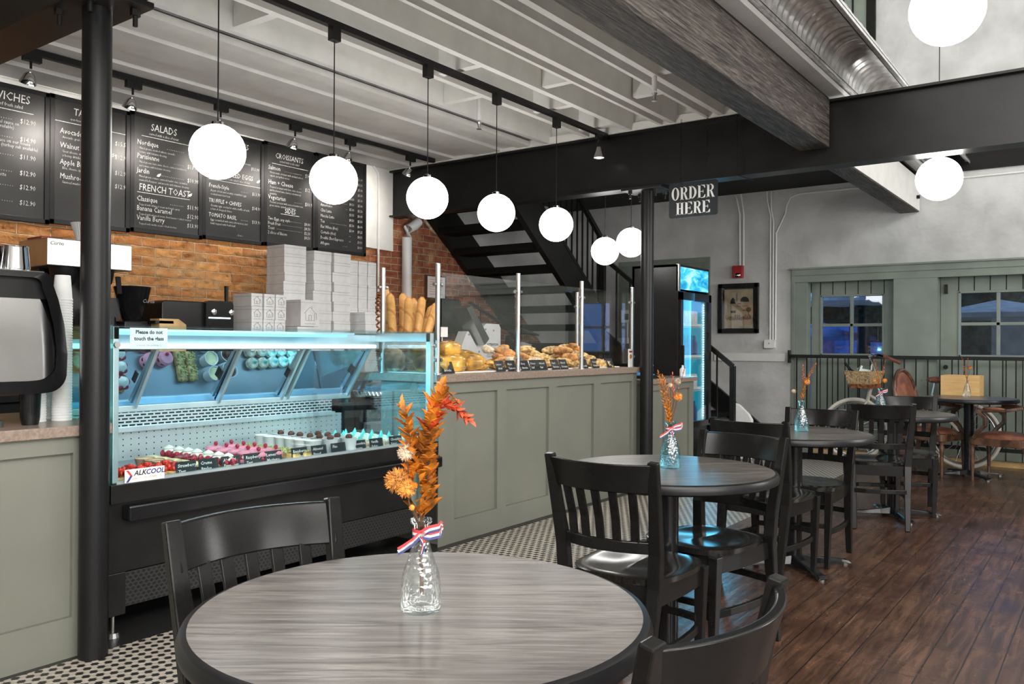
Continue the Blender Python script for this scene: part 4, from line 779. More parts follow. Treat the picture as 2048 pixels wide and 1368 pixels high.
# ================================================================ SLAT-BACK CHAIRS
def chair():
    t = thing('dining_chair', 'x', 'chair', group='black slat-back dining chairs')
    # seat: saddle shaped
    n, m_ = 40, 9; V = []
    def outl(a):
        c, s = math.cos(a), math.sin(a); p = 3.2; r = 1/((abs(c)**p+abs(s)**p)**(1/p)); x, y = r*c, r*s
        hw = .205+.012*y; return x*hw, .275+y*.215
    def dip(x, y):
        u, v = abs(x)/.085-1, (y-.25)/.12
        return .013*math.exp(-(u*u*.7+v*v)) + .004*math.exp(-((x/.12)**2+((y-.16)/.08)**2))
    for j in range(m_+1):
        f = j/m_
        for i in range(n):
            ox, oy = outl(2*PI*i/n); x, y = ox*f, .275+(oy-.275)*f; V.append((x, y, .458-dip(x, y)-(.005 if j == m_ else 0)))
    for i in range(n): ox, oy = outl(2*PI*i/n); V.append((ox*.985, .275+(oy-.275)*.985, .43))
    F = [(j*n+i, j*n+(i+1) % n, (j+1)*n+(i+1) % n, (j+1)*n+i) for j in range(m_+1) for i in range(n)]; F.append(tuple((m_+1)*n+i for i in range(n))[::-1])
    G().add(V, F).build('seat', 'seat_wood', t, False, smooth=True, sharp=50)
    G().strip([(-.172, .075, .395), (-.178, .30, .395), (-.178, .455, .395), (.178, .455, .395), (.178, .30, .395), (.172, .075, .395)], .018, .07, closed=True).build('apron', 'chair_wood', t, False)
    for sx in (-1, 1):
        P = [(sx*.168, -.005, 0), (sx*.172, .035, .22), (sx*.178, .068, .43), (sx*.185, .062, .55), (sx*.196, .030, .72), (sx*.203, .0, .865)]
        G().sweep(P, [(-.015, -.021), (.015, -.021), (.015, .021), (-.015, .021)], up=(1, 0, 0), scale=[.8, 1, 1.15, 1.1, .95, .85]).build('leg', 'chair_wood', t, False, bevel=.004)
        G().bar((sx*.168, .452, 0), (sx*.178, .452, .43), .026, .026, w2=.042, h2=.042).build('leg', 'chair_wood', t, False, bevel=.003)
        G().strip([(sx*.165, .03, .20), (sx*.182, .16, .20), (sx*.186, .26, .20), (sx*.180, .36, .20), (sx*.168, .44, .20)], .018, .030).build('stretcher', 'chair_wood', t, False, bevel=.003)
    G().strip([(-.165, .03, .26), (-.09, .015, .26), (0, .008, .26), (.09, .015, .26), (.165, .03, .26)], .016, .030).build('stretcher', 'chair_wood', t, False, bevel=.003)
    G().strip([(-.165, .44, .235), (-.09, .462, .235), (0, .47, .235), (.09, .462, .235), (.165, .44, .235)], .016, .028).build('stretcher', 'chair_wood', t, False, bevel=.003)
    def curve(y0, bow, hw, z, k=14): return [(hw*(2*i/k-1), y0-bow*(1-(2*i/k-1)**2), z) for i in range(k+1)]
    g = G(); A = curve(.030, .062, .196, .757); B = curve(.016, .062, .198, .808); Cc = curve(.0, .062, .200, .856)
    V = []
    for a, b, c in zip(A, B, Cc):
        for off in (-.010, .010):
            for p in (a, b, c): V.append((p[0], p[1]+off, p[2]))
    F = []
    for i in range(14):
        o, q = i*6, (i+1)*6
        F += [(o, o+1, q+1, q), (o+1, o+2, q+2, q+1), (o+3, q+3, q+4, o+4), (o+4, q+4, q+5, o+5), (o+2, o+5, q+5, q+2), (o, q, q+3, o+3)]
    F += [(0, 3, 4, 1), (1, 4, 5, 2), (84, 85, 88, 87), (85, 86, 89, 88)]
    g.add(V, F).build('top_rail', 'chair_wood', t, False, bevel=.004, smooth=True)
    G().strip(curve(.064, .052, .182, .568), .018, .040).build('lower_rail', 'chair_wood', t, False, bevel=.003)
    for k in range(5):
        x = (k-2)*.064; f = x/.19
        P = [(x*.94, .064-.052*(1-f*f), .580), (x*.96, .056-.057*(1-f*f), .66), (x, .029-.062*(1-f*f), .762)]
        G().sweep(P, [(-.005, -.0155), (.005, -.0155), (.005, .0155), (-.005, .0155)], up=(1, 0, 0)).build('slat', 'chair_wood', t, False, bevel=.002)
    return t
rch = Rep(chair())
for x, y, a, lab in ((-1.625, 1.22, -98+.0, 'black slat-back chair on the far left side of the nearest table'), (-1.44, 2.48, 0, 'black slat-back chair with its back to the viewer at the second table'), (-1.344, 3.56, 167.4, 'black slat-back chair facing the viewer across the second table'),
                     (-1.575, 4.25, -5.7, 'black slat-back chair with its back to the viewer at the third table'), (-1.495, 5.285, 179.3, 'black slat-back chair on the far side of the third table'), (-1.32, 6.07, 20, 'black slat-back chair with its back to the viewer at the fourth table'),
                     (-1.37, 7.16, 192.8, 'black slat-back chair on the far side of the fourth table'), (-.475, 1.185, 86, 'black curved-back chair cut by the bottom right of the picture, beside the nearest table')):
    rch.put((x, y, 0), R_(a if a != -98 else -8.3-90+0), lab)
# ================================================================ OLD ARMCHAIRS
def armchair(loc, rz, lab):
    t = thing('antique_armchair', lab, 'armchair', loc, rz, group='antique armchairs at the farthest table')
    def b(g, n, m, **k): return g.build(n, m, t, False, **k)
    V = []
    b(G().prism(rrect(-.24, .24, -.23, .25, .05), .34, .41), 'seat_rail', 'walnut', bevel=.006)
    b(G().ball((0, .01, .41), .235, .235, .055, 24, 8), 'seat_cushion', 'leather', smooth=True)
    g = G()
    for i in range(40): a = 2*PI*i/40; g.ball((.24*max(-1, min(1, 1.25*math.cos(a))), .01+.24*max(-1, min(1, 1.25*math.sin(a))), .405), .006, n=5, m=4)
    b(g, 'nail_trim', 'walnut')
    for sx in (-1, 1):
        b(G().lathe([(.013, 0), (.016, .03), (.012, .05), (.02, .25), (.024, .29), (.017, .31), (.028, .34)], (sx*.21, .22, 0), 12), 'leg', 'walnut', smooth=True)
        b(G().bar((sx*.20, -.27, 0), (sx*.20, -.21, .36), .03, .03, w2=.04, h2=.04), 'leg', 'walnut', bevel=.005)
        b(G().sweep([(sx*.235, .20, .40), (sx*.245, .16, .47), (sx*.25, .10, .53), (sx*.25, .10, .60), (sx*.25, .15, .645), (sx*.25, .17, .66)], [(-.018, -.02), (.018, -.02), (.018, .02), (-.018, .02)], up=(1, 0, 0)), 'arm_support', 'walnut', bevel=.006)
        b(G().sweep([(sx*.25, .18, .66), (sx*.25, .06, .665), (sx*.24, -.08, .675), (sx*.20, -.20, .70)], [(-.018, -.014), (.018, -.014), (.018, .014), (-.018, .014)]), 'arm', 'walnut', bevel=.006)
        b(G().ball((sx*.247, .03, .685), .024, .10, .018, 12, 6), 'arm_pad', 'leather', smooth=True)
    P = [(.20*math.cos(2*PI*i/32), -.25-.05*math.sin(2*PI*i/32), .72+.29*math.sin(2*PI*i/32)) for i in range(32)]
    b(G().tube(P, .022, 8, closed=True), 'back_frame', 'walnut', smooth=True)
    V = [(.18*math.cos(2*PI*i/32)*f, -.25-.05*math.sin(2*PI*i/32)*f+s*.02*(1.3-f), .72+.27*math.sin(2*PI*i/32)*f) for s in (1, -1) for f in (1, .6, .01) for i in range(32)]
    F = []
    for s in (0, 96):
        for j in (0, 32):
            for i in range(32): q = (s+j+i, s+j+(i+1) % 32, s+j+32+(i+1) % 32, s+j+32+i); F.append(q if s else q[::-1])
    b(G().add(V, F), 'back_cushion', 'leather', smooth=True)
    b(G().bx(-.15, .15, -.27, -.235, .36, .45), 'back_rail', 'walnut', bevel=.006)
    return t
armchair((-1.53, 9.14, 0), R_(-108), 'oval-backed leather armchair left of the farthest table'); armchair((-.86, 8.98, 0), R_(78), 'leather armchair at the right picture edge, beside the farthest table')
# ================================================================ VASES AND DRIED STEMS
VP = [(0, 0), (.034, 0), (.037, .006), (.036, .05), (.033, .07), (.018, .115), (.0135, .135), (.0135, .155), (.020, .161), (.020, .168), (.014, .168)]
def vase(x, y, m, lab, s=1.0, ribbon=True, tie=None):
    t = thing('glass_vase', lab, 'vase', (x, y, .761)); G().lathe([(r*s, .761+z*s) for r, z in VP], (x, y, 0), 36, cap=False).build('glass', m, t, smooth=True, sharp=80)
    if ribbon:
        z = .761+.142*s
        for dz, mm in ((-.005, 'rib_blue'), (0, 'rib_white'), (.005, 'rib_red')):
            g = G().lathe([(.0160*s, z+dz-.0028), (.0163*s, z+dz+.0028)], (x, y, 0), 20, cap=False)
            r = Vector((.807, .59, 0)); P = Vector((x, y, z)) - Vector((-.59, .807, 0))*.019
            for pts in ([(0, 0), (-.012, -.012), (-.030, -.024), (-.040, -.030)], [(0, 0), (.016, .010), (.034, .014), (.040, .020)], [(0, 0), (.008, -.016), (.004, -.034)], [(0, 0), (.018, -.002), (.036, .002), (.040, .014)]):
                g.strip([P+r*a*s+Vector((0, 0, b*s+dz*.9)) for a, b in pts], .0012, .0052)
            g.build('ribbon', mm, t)
    return t
def pleaf(g, p, d, u, L, w_):
    d = Vector(d).normalized(); s = d.cross(Vector(u)); s = s.normalized() if s.length > .01 else Vector((1, 0, 0)); n = s.cross(d)*L*.12; p = Vector(p)
    if w_ < .012:
        g.add([p, p+d*L*.35+s*w_/2+n, p+d*L*.7+s*w_*.38+n, p+d*L, p+d*L*.7-s*w_*.38+n, p+d*L*.35-s*w_/2+n, p+d*L*.5-n*.3], [(0, 1, 6), (1, 2, 6), (2, 3, 6), (3, 4, 6), (4, 5, 6), (5, 0, 6)]); return
    O = [(.18, .30), (.36, .50), (.40, .34), (.60, .46), (.64, .26), (.82, .24)]
    V = [p]+[p+d*L*a+s*w_*b+n*(.5+b) for a, b in O]+[p+d*L]+[p+d*L*a-s*w_*b+n*(.5+b) for a, b in O[::-1]]; k = len(V); V.append(p+d*L*.5-n*.2)
    g.add(V, [(i, (i+1) % k, k) for i in range(k)])
RT = Vector((.807, .59, 0)); TW = Vector((.59, -.807, 0))
def stem(base, pts, lab, kind, m='leaf_orange', n=26, L=.032, w_=.018, r0=0, rad=.02, start=.35, seed=1):
    rnd = random.Random(seed); B = Vector(base)
    P = [B+RT*a+TW*c+Vector((0, 0, b)) for a, b, c in pts]
    t = thing({'leaf': 'dried_leaf_stem', 'ball': 'dried_flower_ball', 'sprig': 'dried_leaf_stem'}[kind], lab, 'dried stem', base)
    G().tube(P, .0015, 5).build('stalk', 'stem_brown', t)
    if kind == 'ball':
        c = P[-1]; g = G().ball(c, rad*.8, n=14, m=10); 
        for i in range(int(260 if rad > .012 else 90)):
            z = rnd.uniform(-1, 1); a = rnd.random()*6.283; q = math.sqrt(1-z*z); d = Vector((q*math.cos(a), q*math.sin(a), z)); s = d.orthogonal().normalized()*rad*.06; o = d.cross(s).normalized()*rad*.06
            p = c+d*rad*.75; g.add([p+s, p-s*.5+o, p-s*.5-o, c+d*rad*rnd.uniform(.98, 1.1)], [(0, 1, 3), (1, 2, 3), (2, 0, 3)])
        g.build('flower_head', m, t); return t
    g = G(); LN = [0]
    for a, b in zip(P, P[1:]): LN.append(LN[-1]+(b-a).length)
    for i in range(n):
        f = start+(1-start)*i/max(1, n-1); l = f*LN[-1]; k = max(j for j in range(len(P)-1) if LN[j] <= l+1e-9) if l < LN[-1] else len(P)-2
        u = (l-LN[k])/max(1e-6, LN[k+1]-LN[k]); p = P[k].lerp(P[k+1], min(1, u)); d = (P[k+1]-P[k]).normalized()
        a = i*2.4+rnd.random(); side = d.orthogonal().normalized(); side = side*math.cos(a)+d.cross(side)*math.sin(a)
        sz = rnd.uniform(.8, 1.15)*(1.1-.45*(f-start)/(1-start)); pleaf(g, p, d*.75+side*.75, d, L*sz, w_*sz)
    pleaf(g, P[-1], P[-1]-P[-2], side, L*.8, w_*.7)
    g.build('leaves', m, t); return t
vx, vy = TB[0]; z0 = .79
vase(vx+.012, vy-.015, 'vase_clear', 'clear textured glass vase with a striped ribbon on the nearest table'); b = (vx+.012, vy-.015, z0)
stem(b, [(.004, 0, 0), (0, .13, 0), (.004, .20, 0), (.012, .29, .01), (.022, .345, .01), (.030, .365, .01)], 'broad orange leafy stem rising straight from the nearest vase', 'leaf', n=46, L=.050, w_=.036, start=.38, seed=3)
stem(b, [(0, 0, 0), (0, .13, .005), (-.012, .22, .01), (-.022, .30, .015), (-.028, .335, .015)], 'orange-red leafy stem leaning left in the nearest vase', 'leaf', n=36, L=.044, w_=.032, start=.42, seed=4)
stem(b, [(0, 0, 0), (.003, .13, -.005), (.010, .22, 0), (.016, .31, .01), (.035, .352, .01), (.060, .345, .01), (.082, .325, .01)], 'red leafy sprig arching right over the nearest vase', 'sprig', 'leaf_red', n=34, L=.032, w_=.017, start=.72, seed=5)
stem(b, [(0, .10, 0), (.020, .31, 0), (.034, .362, 0), (.044, .378, 0), (.060, .360, 0)], 'thin orange sprig at the very top of the nearest vase', 'sprig', n=12, L=.024, w_=.015, start=.72, seed=6)
stem(b, [(0, .005, 0), (-.004, .13, .01), (-.020, .215, .02), (-.026, .262, .02)], 'cream ball flower on the left of the nearest vase', 'ball', 'ball_cream', rad=.0165)
stem(b, [(0, .01, 0), (-.004, .13, .01), (-.024, .185, .02), (-.042, .212, .02)], 'large orange spiky ball flower low on the left of the nearest vase', 'ball', 'ball_orange', rad=.024)
stem(b, [(.002, .01, 0), (-.003, .13, .012), (-.018, .17, .03), (-.024, .200, .03)], 'smaller yellow-orange ball flower beside the large spiky one', 'ball', 'ball_orange', rad=.019)
stem(b, [(0, .02, .0), (-.002, .13, .012), (-.014, .165, .028)], 'tiny orange bud just above the neck of the nearest vase', 'ball', 'ball_orange', rad=.0065)
t = thing('eucalyptus_leaf', 'grey-green oval leaf in the middle of the nearest bouquet', 'leaf', b); g = G(); p = Vector(b)+TW*.028+Vector((0, 0, .165))-RT*.006; pleaf(g, p, (0.02, 0, 1), TW, .065, .022); g.build('leaf_blade', 'leaf_green', t)
for k, (tx, ty) in enumerate(TB[1:]):
    nm = ('second', 'third', 'fourth', 'farthest')[k]; ox = (.0, .02, -.09, -.03)[k]; oy = (.02, .06, .0, .10)[k]; x, y = tx+ox, ty+oy; s = (1.10, 1.05, 1.05, 1.0)[k]
    vase(x, y, 'vase_clear' if k == 3 else 'vase_blue', ('blue textured glass vase with a striped ribbon on the second table', 'blue glass vase standing on the third table', 'blue glass vase with a bow, behind the chair at the fourth table', 'clear small glass vase on the farthest table')[k], s, k in (0, 2)); b = (x, y, .79)
    stem(b, [(0, 0, 0), (-.004, .15*s, 0), (-.022, .24, 0), (-.048, .345, 0)] if k != 1 else [(0, 0, 0), (0, .15, 0), (.02, .25, 0), (.075, .35, 0)], 'orange leafy stem with a red tip in the vase on the %s table' % nm, 'leaf', n=42 if k < 2 else 26, L=.024, w_=.009, start=.42, seed=20+k)
    stem(b, [(0, .0, 0), (0, .15, 0), (.012, .24, 0), (.008 if k != 2 else .03, .34, 0)], 'red flowering sprig standing upright in the vase on the %s table' % nm, 'sprig', 'petal_red', n=16, L=.020, w_=.008, start=.70, seed=30+k)
    stem(b, [(0, .0, 0), (.004, .15, 0), (.024, .22, 0), (.03, .255 if k != 2 else .205, 0)], 'round orange ball flower in the vase on the %s table' % nm, 'ball', 'ball_orange', rad=.019)
    if k < 3: stem(b, [(0, .0, 0), (.002, .15, 0), (.006 if k else .012, .22, 0), ((.030 if not k else -.045), (.315 if k == 0 else .20), 0)], ('pale bud flower above the ball flower on the second table', 'pale round flower low in the vase on the third table', 'second orange ball flower left of the fourth table vase')[k], 'ball', 'ball_cream' if k < 2 else 'ball_orange', rad=.014)
    if k == 0: stem(b, [(0, 0, 0), (.004, .15, 0), (.028, .26, 0), (.055, .365, 0)], 'bare dark twig leaning right in the vase on the second table', 'sprig', 'petal_red', n=8, L=.014, w_=.006, start=.6, seed=77); stem(b, [(0, 0, 0), (-.002, .15, 0), (-.008, .25, .005), (-.03, .33, .0)], 'dense golden leafy stem on the left of the second table vase', 'leaf', n=50, L=.022, w_=.009, start=.40, seed=41); stem(b, [(0, 0, 0), (.002, .15, 0), (.0, .28, 0), (.0, .30, 0)], 'cream oval bud in the middle of the second table vase', 'ball', 'ball_cream', rad=.012)
# ================================================================ PASTRIES IN THE CASE
ZD = .649
def pastry(kind):
    t = None
    def th(name, cat): return thing(name, 'x', cat)
    if kind == 'strawberry_tart':
        t = th(kind, 'tart'); G().lathe([(0, 0), (.034, 0), (.040, .016), (.036, .017), (0, .017)], n=16, cap=False).build('crust', 'pastry', t, False)
        g = G(); rn = random.Random(3)
        for i in range(11): a = i*2.4; r = .004*i**.8; g.ball((r*math.cos(a)*1.2, r*math.sin(a)*1.2, .024+.004*(11-i)/4), .013, .007, .012, 8, 5)
        g.build('strawberry_slices', 'strawberry', t, False, smooth=True)
    elif kind == 'creme_brulee':
        t = th(kind, 'dessert'); G().lathe([(0, 0), (.030, 0), (.038, .026), (.040, .030), (.037, .030), (.036, .026), (0, .025)], n=24, cap=False).build('ramekin', 'terracotta', t, False, smooth=True); G().lathe([(0, .027), (.037, .027)], n=20, cap=False).build('custard', 'custard', t, False)
    elif kind == 'pear_tart':
        t = th(kind, 'tart'); G().lathe([(0, 0), (.034, 0), (.042, .018), (.036, .018), (0, .018)], n=16, cap=False).build('crust', 'pastry', t, False); G().ball((0, 0, .018), .033, .033, .008, 12, 6).build('pear_slices', 'custard', t, False, smooth=True)
    elif kind == 'raspberry_tart':
        t = th(kind, 'tart'); G().bx(-.036, .036, -.03, .03, 0, .014).build('crust', 'pastry', t, False, bevel=.006)
        g = G(); 
        for i in range(6): a = i*PI/3; g.ball((.026*math.cos(a), .026*math.sin(a), .026), .013, n=9, m=7)
        g.build('raspberries', 'raspberry', t, False, smooth=True); G().lathe([(0, .02), (.024, .026), (.028, .034), (.020, .041), (.023, .045), (.012, .052), (0, .057)], n=14, cap=False, ).build('cream_swirl', 'cream', t, False, smooth=True)
    elif kind == 'raspberry_macaron':
        t = th(kind, 'macaron'); G().lathe([(0, 0), (.036, .001), (.037, .008), (.03, .013), (0, .014)], n=20, cap=False).lathe([(0, .030), (.036, .030), (.038, .036), (.030, .046), (0, .050)], n=20, cap=False).build('macaron_shell', 'pink', t, False, smooth=True)
        g = G()
        for i in range(7): a = i*2*PI/7; g.ball((.027*math.cos(a), .027*math.sin(a), .022), .010, n=8, m=6)
        g.build('raspberry_ring', 'raspberry', t, False, smooth=True); g = G()
        for i in range(7): a = (i+.5)*2*PI/7; g.ball((.028*math.cos(a), .028*math.sin(a), .022), .007, n=7, m=5)
        g.build('cream_dots', 'cream', t, False); G().ball((.012, -.006, .057), .009, n=8, m=6).build('topping_raspberry', 'raspberry', t, False)
    elif kind == 'pistachio_bar':
        t = th(kind, 'pastry'); G().bx(-.042, .042, -.022, .022, 0, .026).build('sponge', 'pastry', t, False, bevel=.006); g = G(); rn = random.Random(2)
        for i in range(30): g.ball((rn.uniform(-.038, .038), rn.uniform(-.019, .019), .028), .0045, n=5, m=4)
        g.build('nut_topping', 'pistachio', t, False)
    elif kind == 'paper_dessert_cup':
        t = th(kind, 'dessert cup'); G().lathe([(0, 0), (.028, 0), (.036, .058), (.038, .060), (.035, .060), (.033, .050), (0, .050)], n=22, cap=False).build('cup', 'paper', t, False, smooth=True); G().lathe([(0, .052), (.033, .052)], n=16, cap=False).build('filling', 'custard', t, False)
    elif kind == 'chocolate_dessert_cup':
        t = th(kind, 'dessert cup'); G().lathe([(0, 0), (.028, 0), (.036, .058), (.038, .060), (.035, .060), (.033, .050), (0, .050)], n=22, cap=False).build('cup', 'paper', t, False, smooth=True); G().lathe([(0, .052), (.033, .052)], n=16, cap=False).build('filling', 'choc', t, False); G().ball((0, 0, .064), .017, .017, .012, 8, 5).build('chocolate_shavings', 'choc', t, False)
    elif kind == 'mint_macaron':
        t = th(kind, 'macaron'); G().lathe([(0, 0), (.028, .001), (.030, .008), (.026, .013), (.028, .02), (.031, .022), (.031, .028), (.024, .036), (0, .038)], n=20, cap=False).build('macaron_shell', 'sugar', t, False, smooth=True); G().lathe([(0, .036), (.009, .038), (.007, .046), (0, .060)], n=10, cap=False).build('mint_tip', 'mint', t, False, smooth=True)
    return t
rows = [('strawberry_tart', (1.90, 1.985, 2.07, 2.155), 2, .085, -3.47, 'strawberry tart beside the Strawberry Tart card'), ('creme_brulee', (2.215,), 5, .082, -3.50, 'creme brulee ramekin in the row behind the Creme Brulee card'), ('pear_tart', (2.31,), 6, .09, -3.47, 'pear tart in the row behind the Almond Pear Tart card'),
        ('raspberry_tart', (2.42,), 7, .082, -3.45, 'raspberry tart with a white cream swirl, in the row behind the Raspberry Tart card'), ('raspberry_macaron', (2.60, 2.70), 5, .09, -3.46, 'pink macaron filled with raspberries and cream, beside the macaron card'), ('pistachio_bar', (2.80, 2.87), 6, .09, -3.46, 'pistachio topped almond bread slice beside the almond card'),
        ('paper_dessert_cup', (2.98,), 6, .085, -3.50, 'pale paper dessert cup filled with flan'), ('chocolate_dessert_cup', (3.09,), 6, .085, -3.48, 'paper cup dessert topped with dark chocolate, behind the Flan card'), ('chocolate_dessert_cup', (3.19,), 4, .085, -3.45, 'chocolate mousse cup behind the Chocolate Mousse card'), ('mint_macaron', (3.29, 3.37, 3.45, 3.53, 3.61), 6, .075, -3.47, 'white macaron with a mint green tip at the far end of the case')]
for kind, ys, n, px_, xs, lab in rows:
    r = Rep(pastry(kind))
    for yy in ys:
        for i in range(n): r.put((xs-i*px_+random.uniform(-.006, .006), yy+random.uniform(-.005, .005), ZD), random.random()*.5 if kind != 'pistachio_bar' else 0, lab, lab.split(' beside')[0].split(' in the row')[0]+' group', scale=(1.2, 1.2, 1.35))
r = Rep(pastry('creme_brulee')); r.put((-3.86, 2.06, ZD), 0, 'creme brulee ramekin standing behind the strawberry tarts', 'back ramekins'); r.put((-3.80, 1.97, ZD), 0, 'creme brulee ramekin standing behind the strawberry tarts', 'back ramekins'); r.put((-3.83, 2.02, ZD+.031), 0, 'creme brulee ramekin stacked on top of two others')
r = Rep(pastry('mint_macaron')); r.put((-3.44, 3.73, ZD), 0, 'single mint-tipped macaron between the last two cards in the case')
def card(x, y, z, w_, h, lines, lab, sz=.018, tilt=.012, m='slate'):
    t = thing('slate_price_card', lab, 'price card', (x, y, z)); G().add([(x, y, z), (x, y+w_, z), (x-tilt, y+w_, z+h), (x-tilt, y, z+h), (x-.003, y, z), (x-.003, y+w_, z), (x-tilt-.003, y+w_, z+h), (x-tilt-.003, y, z+h)], [(0, 1, 2, 3), (4, 7, 6, 5), (0, 4, 5, 1), (1, 5, 6, 2), (2, 6, 7, 3), (3, 7, 4, 0)]).build('card', m, t)
    g = G(); up = Vector((-tilt, 0, h)).normalized()
    for i, s in enumerate(lines): g.text(s, Vector((x+.0012, y+.008, z))+up*(h*.62-i*h*.42), (0, 1, 0), up, sz, 'LEFT', .0004, .15, 1)
    if g.v: g.build('chalk_lettering', 'chalk', t)
    return t
names = [('Strawberry', 'Tart'), ('Creme', 'Brulee'), ('Almond', 'Pear Tart'), ('Raspberry', 'Tart'), ('Lemon', 'Meringue'), ('Raspberry', 'Macaron'), ('Almond', 'Bread'), ('Flan', ''), ('Chocolate', 'Mousse'), ('Vanilla', 'Eclair'), ('Chocolate', 'Eclair'), ('Pumpkin', 'Macaron')]
ypos = [2.13, 2.245, 2.365, 2.49, 2.61, 2.775, 2.905, 3.04, 3.19, 3.325, 3.48, 3.67]
for (a, b_), y in zip(names, ypos): card(-3.412, y, .650, .102, .062, (a, b_), 'slate card lettered %s in the pastry case' % (a+' '+b_).strip(), .021)
# ================================================================ BAKED GOODS ON THE BREAD COUNTER
ZC = 1.061
def bread(name, cat, mm, rx, ry, rz, slash=0, lump=.08, seed=0):
    rn = random.Random(seed); ph = [rn.random()*6 for _ in range(6)]
    o = G().ball((0, 0, rz*.9), rx, ry, rz, 20, 12, fn=lambda d: 1+lump*math.sin(5*d.x+ph[0])*math.sin(4*d.y+ph[1])+lump*.6*math.sin(9*d.z+7*d.x+ph[2])).build(name, mm, smooth=True)
    return tag(o, 'x', cat)
def croissant(name, mm='pastry'):
    g = G(); P = [Vector((.075*math.sin(a), .055*(math.cos(a)-1), 0)) for a in [(-1.3+2.6*i/26) for i in range(27)]]
    sc = [(.35+.65*math.cos((i/26-.5)*PI)**.8)*(1+.13*abs(math.sin(i*PI/26*7))) for i in range(27)]
    g.tube([p+Vector((0, 0, .028)) for p in P], .030, 12, scale=sc); return tag(g.build(name, mm, smooth=True, sharp=70), 'x', 'croissant')
rb1 = Rep(bread('brioche_loaf', 'bread', 'brioche', .085, .14, .065, seed=1)); 
for x, y, z, a, lab in ((-3.62, 4.05, 0, 90, 'glossy brioche at the left front of the bread counter'), (-3.60, 4.26, 0, 10, 'large glossy golden brioche lying in front on the counter'), (-3.80, 4.30, 0, 70, 'brioche in the back left of the brioche pile'), (-3.76, 4.10, .08, 60, 'brioche on top at the far left of the brioche pile'), (-3.74, 4.38, .09, 30, 'seeded glossy brioche on top of the pile'), (-3.66, 4.50, .01, 80, 'reddish-brown brioche at the right of the pile'), (-3.80, 4.56, .03, 100, 'brioche loaf behind the right brioche')):
    rb1.put((x, y, ZC+z), R_(a), lab, 'glossy brioches')
rl = Rep(bread('round_loaf', 'bread', 'flourbread', .12, .15, .095, seed=3))
rl.put((-4.02, 4.30, ZC), R_(20), 'flour dusted round loaf behind the pastry case'); rl.put((-3.92, 4.02, ZC), R_(90), 'second flour dusted loaf partly hidden by the case frame', scale=(.6, .7, .9))
rn = random.Random(11)
kinds = [('almond_croissant', croissant('almond_croissant', 'sugar')), ('butter_croissant', croissant('butter_croissant', 'pastry')), ('chocolate_pastry', bread('chocolate_pastry', 'pastry', 'crust', .045, .08, .03, lump=.15, seed=4)), ('fruit_danish', bread('fruit_danish', 'pastry', 'brioche', .04, .085, .022, lump=.12, seed=5)), ('apple_turnover', bread('apple_turnover', 'pastry', 'pastry', .05, .075, .032, lump=.18, seed=6)), ('glazed_croissant', croissant('glazed_croissant', 'crust'))]
reps = {k: Rep(o) for k, o in kinds}
def heap(k, y0, y1, n, x0, x1, zt, where):
    for i in range(n):
        y = y0+(y1-y0)*rn.random(); x = rn.uniform(x0, x1); f = (x-x1)/(x0-x1) if x0 != x1 else 0
        z = rn.random()*zt*min(1, .35+f)
        reps[k].put((x, y, ZC+z), rn.uniform(-.6, .6)+(PI/2 if 'crois' in k else 0), k.replace('_', ' ')+' '+where, k.replace('_', ' ')+'s '+where, rot=(rn.uniform(-.25, .25), rn.uniform(-.2, .2), rn.uniform(0, 3.1)))
heap('fruit_danish', 4.66, 4.86, 7, -3.82, -3.56, .05, 'beside the second guard post'); heap('chocolate_pastry', 4.88, 5.1, 8, -3.85, -3.56, .08, 'right of the second guard post')
heap('almond_croissant', 4.95, 5.25, 8, -3.90, -3.60, .13, 'in the middle heap'); heap('apple_turnover', 5.15, 5.45, 9, -3.9, -3.56, .12, 'in the middle heap'); heap('glazed_croissant', 5.0, 5.5, 8, -3.92, -3.65, .15, 'on the middle heap')
heap('apple_turnover', 5.42, 5.6, 6, -3.85, -3.56, .06, 'left of the third guard post'); heap('butter_croissant', 5.45, 6.15, 14, -3.92, -3.62, .16, 'on the right heap'); heap('glazed_croissant', 5.7, 6.1, 9, -3.88, -3.58, .17, 'on the right heap'); heap('butter_croissant', 5.72, 6.25, 12, -3.75, -3.55, .06, 'low at the front of the right heap'); heap('fruit_danish', 6.15, 6.32, 4, -3.75, -3.56, .0, 'at the right end of the bread counter')
for y0, y1, lab in ((3.97, 4.86, 'under the brioches'), (4.9, 5.6, 'under the middle heap'), (5.7, 6.36, 'under the right heap')): tag(G().bx(-3.98, -3.50, y0, y1, 1.0605, 1.0665).build('paper_tray_liner', 'paper'), 'white paper tray liner '+lab, 'tray liner')
cards = [(4.03, ('Fruit', '  Brioche'), 'Fruit, leftmost'), (4.60, ('Lemon', '  14.00'), 'beside the brioches'), (4.735, ('Maple', 'Turnover'), 'Maple, left of the second post'), (4.90, ('Berry', 'Brioche'), 'Berry, right of the second post'), (5.02, ('Dinner', 'Roll'), 'left grey card of the middle pair'), (5.13, ('Almond', 'Pear'), 'middle grey card'), (5.30, ('Apple', 'Turnover'), 'grey card right of the middle'), (5.42, ('Almond', 'Croissant'), 'dark card before the third post'), (5.72, ('Chia', 'Chocolat'), 'just right of the third post'), (5.90, ('Cheese', 'Croissant'), 'centred on the right heap'), (6.15, ('Butter', '  4.95'), 'rightmost')]
for i, (y, ln, lab) in enumerate(cards): card(-3.482, y-.01, ZC, .105 if i else .12, .075, ln, 'slate price card on the bread counter, '+lab, .022, .03)
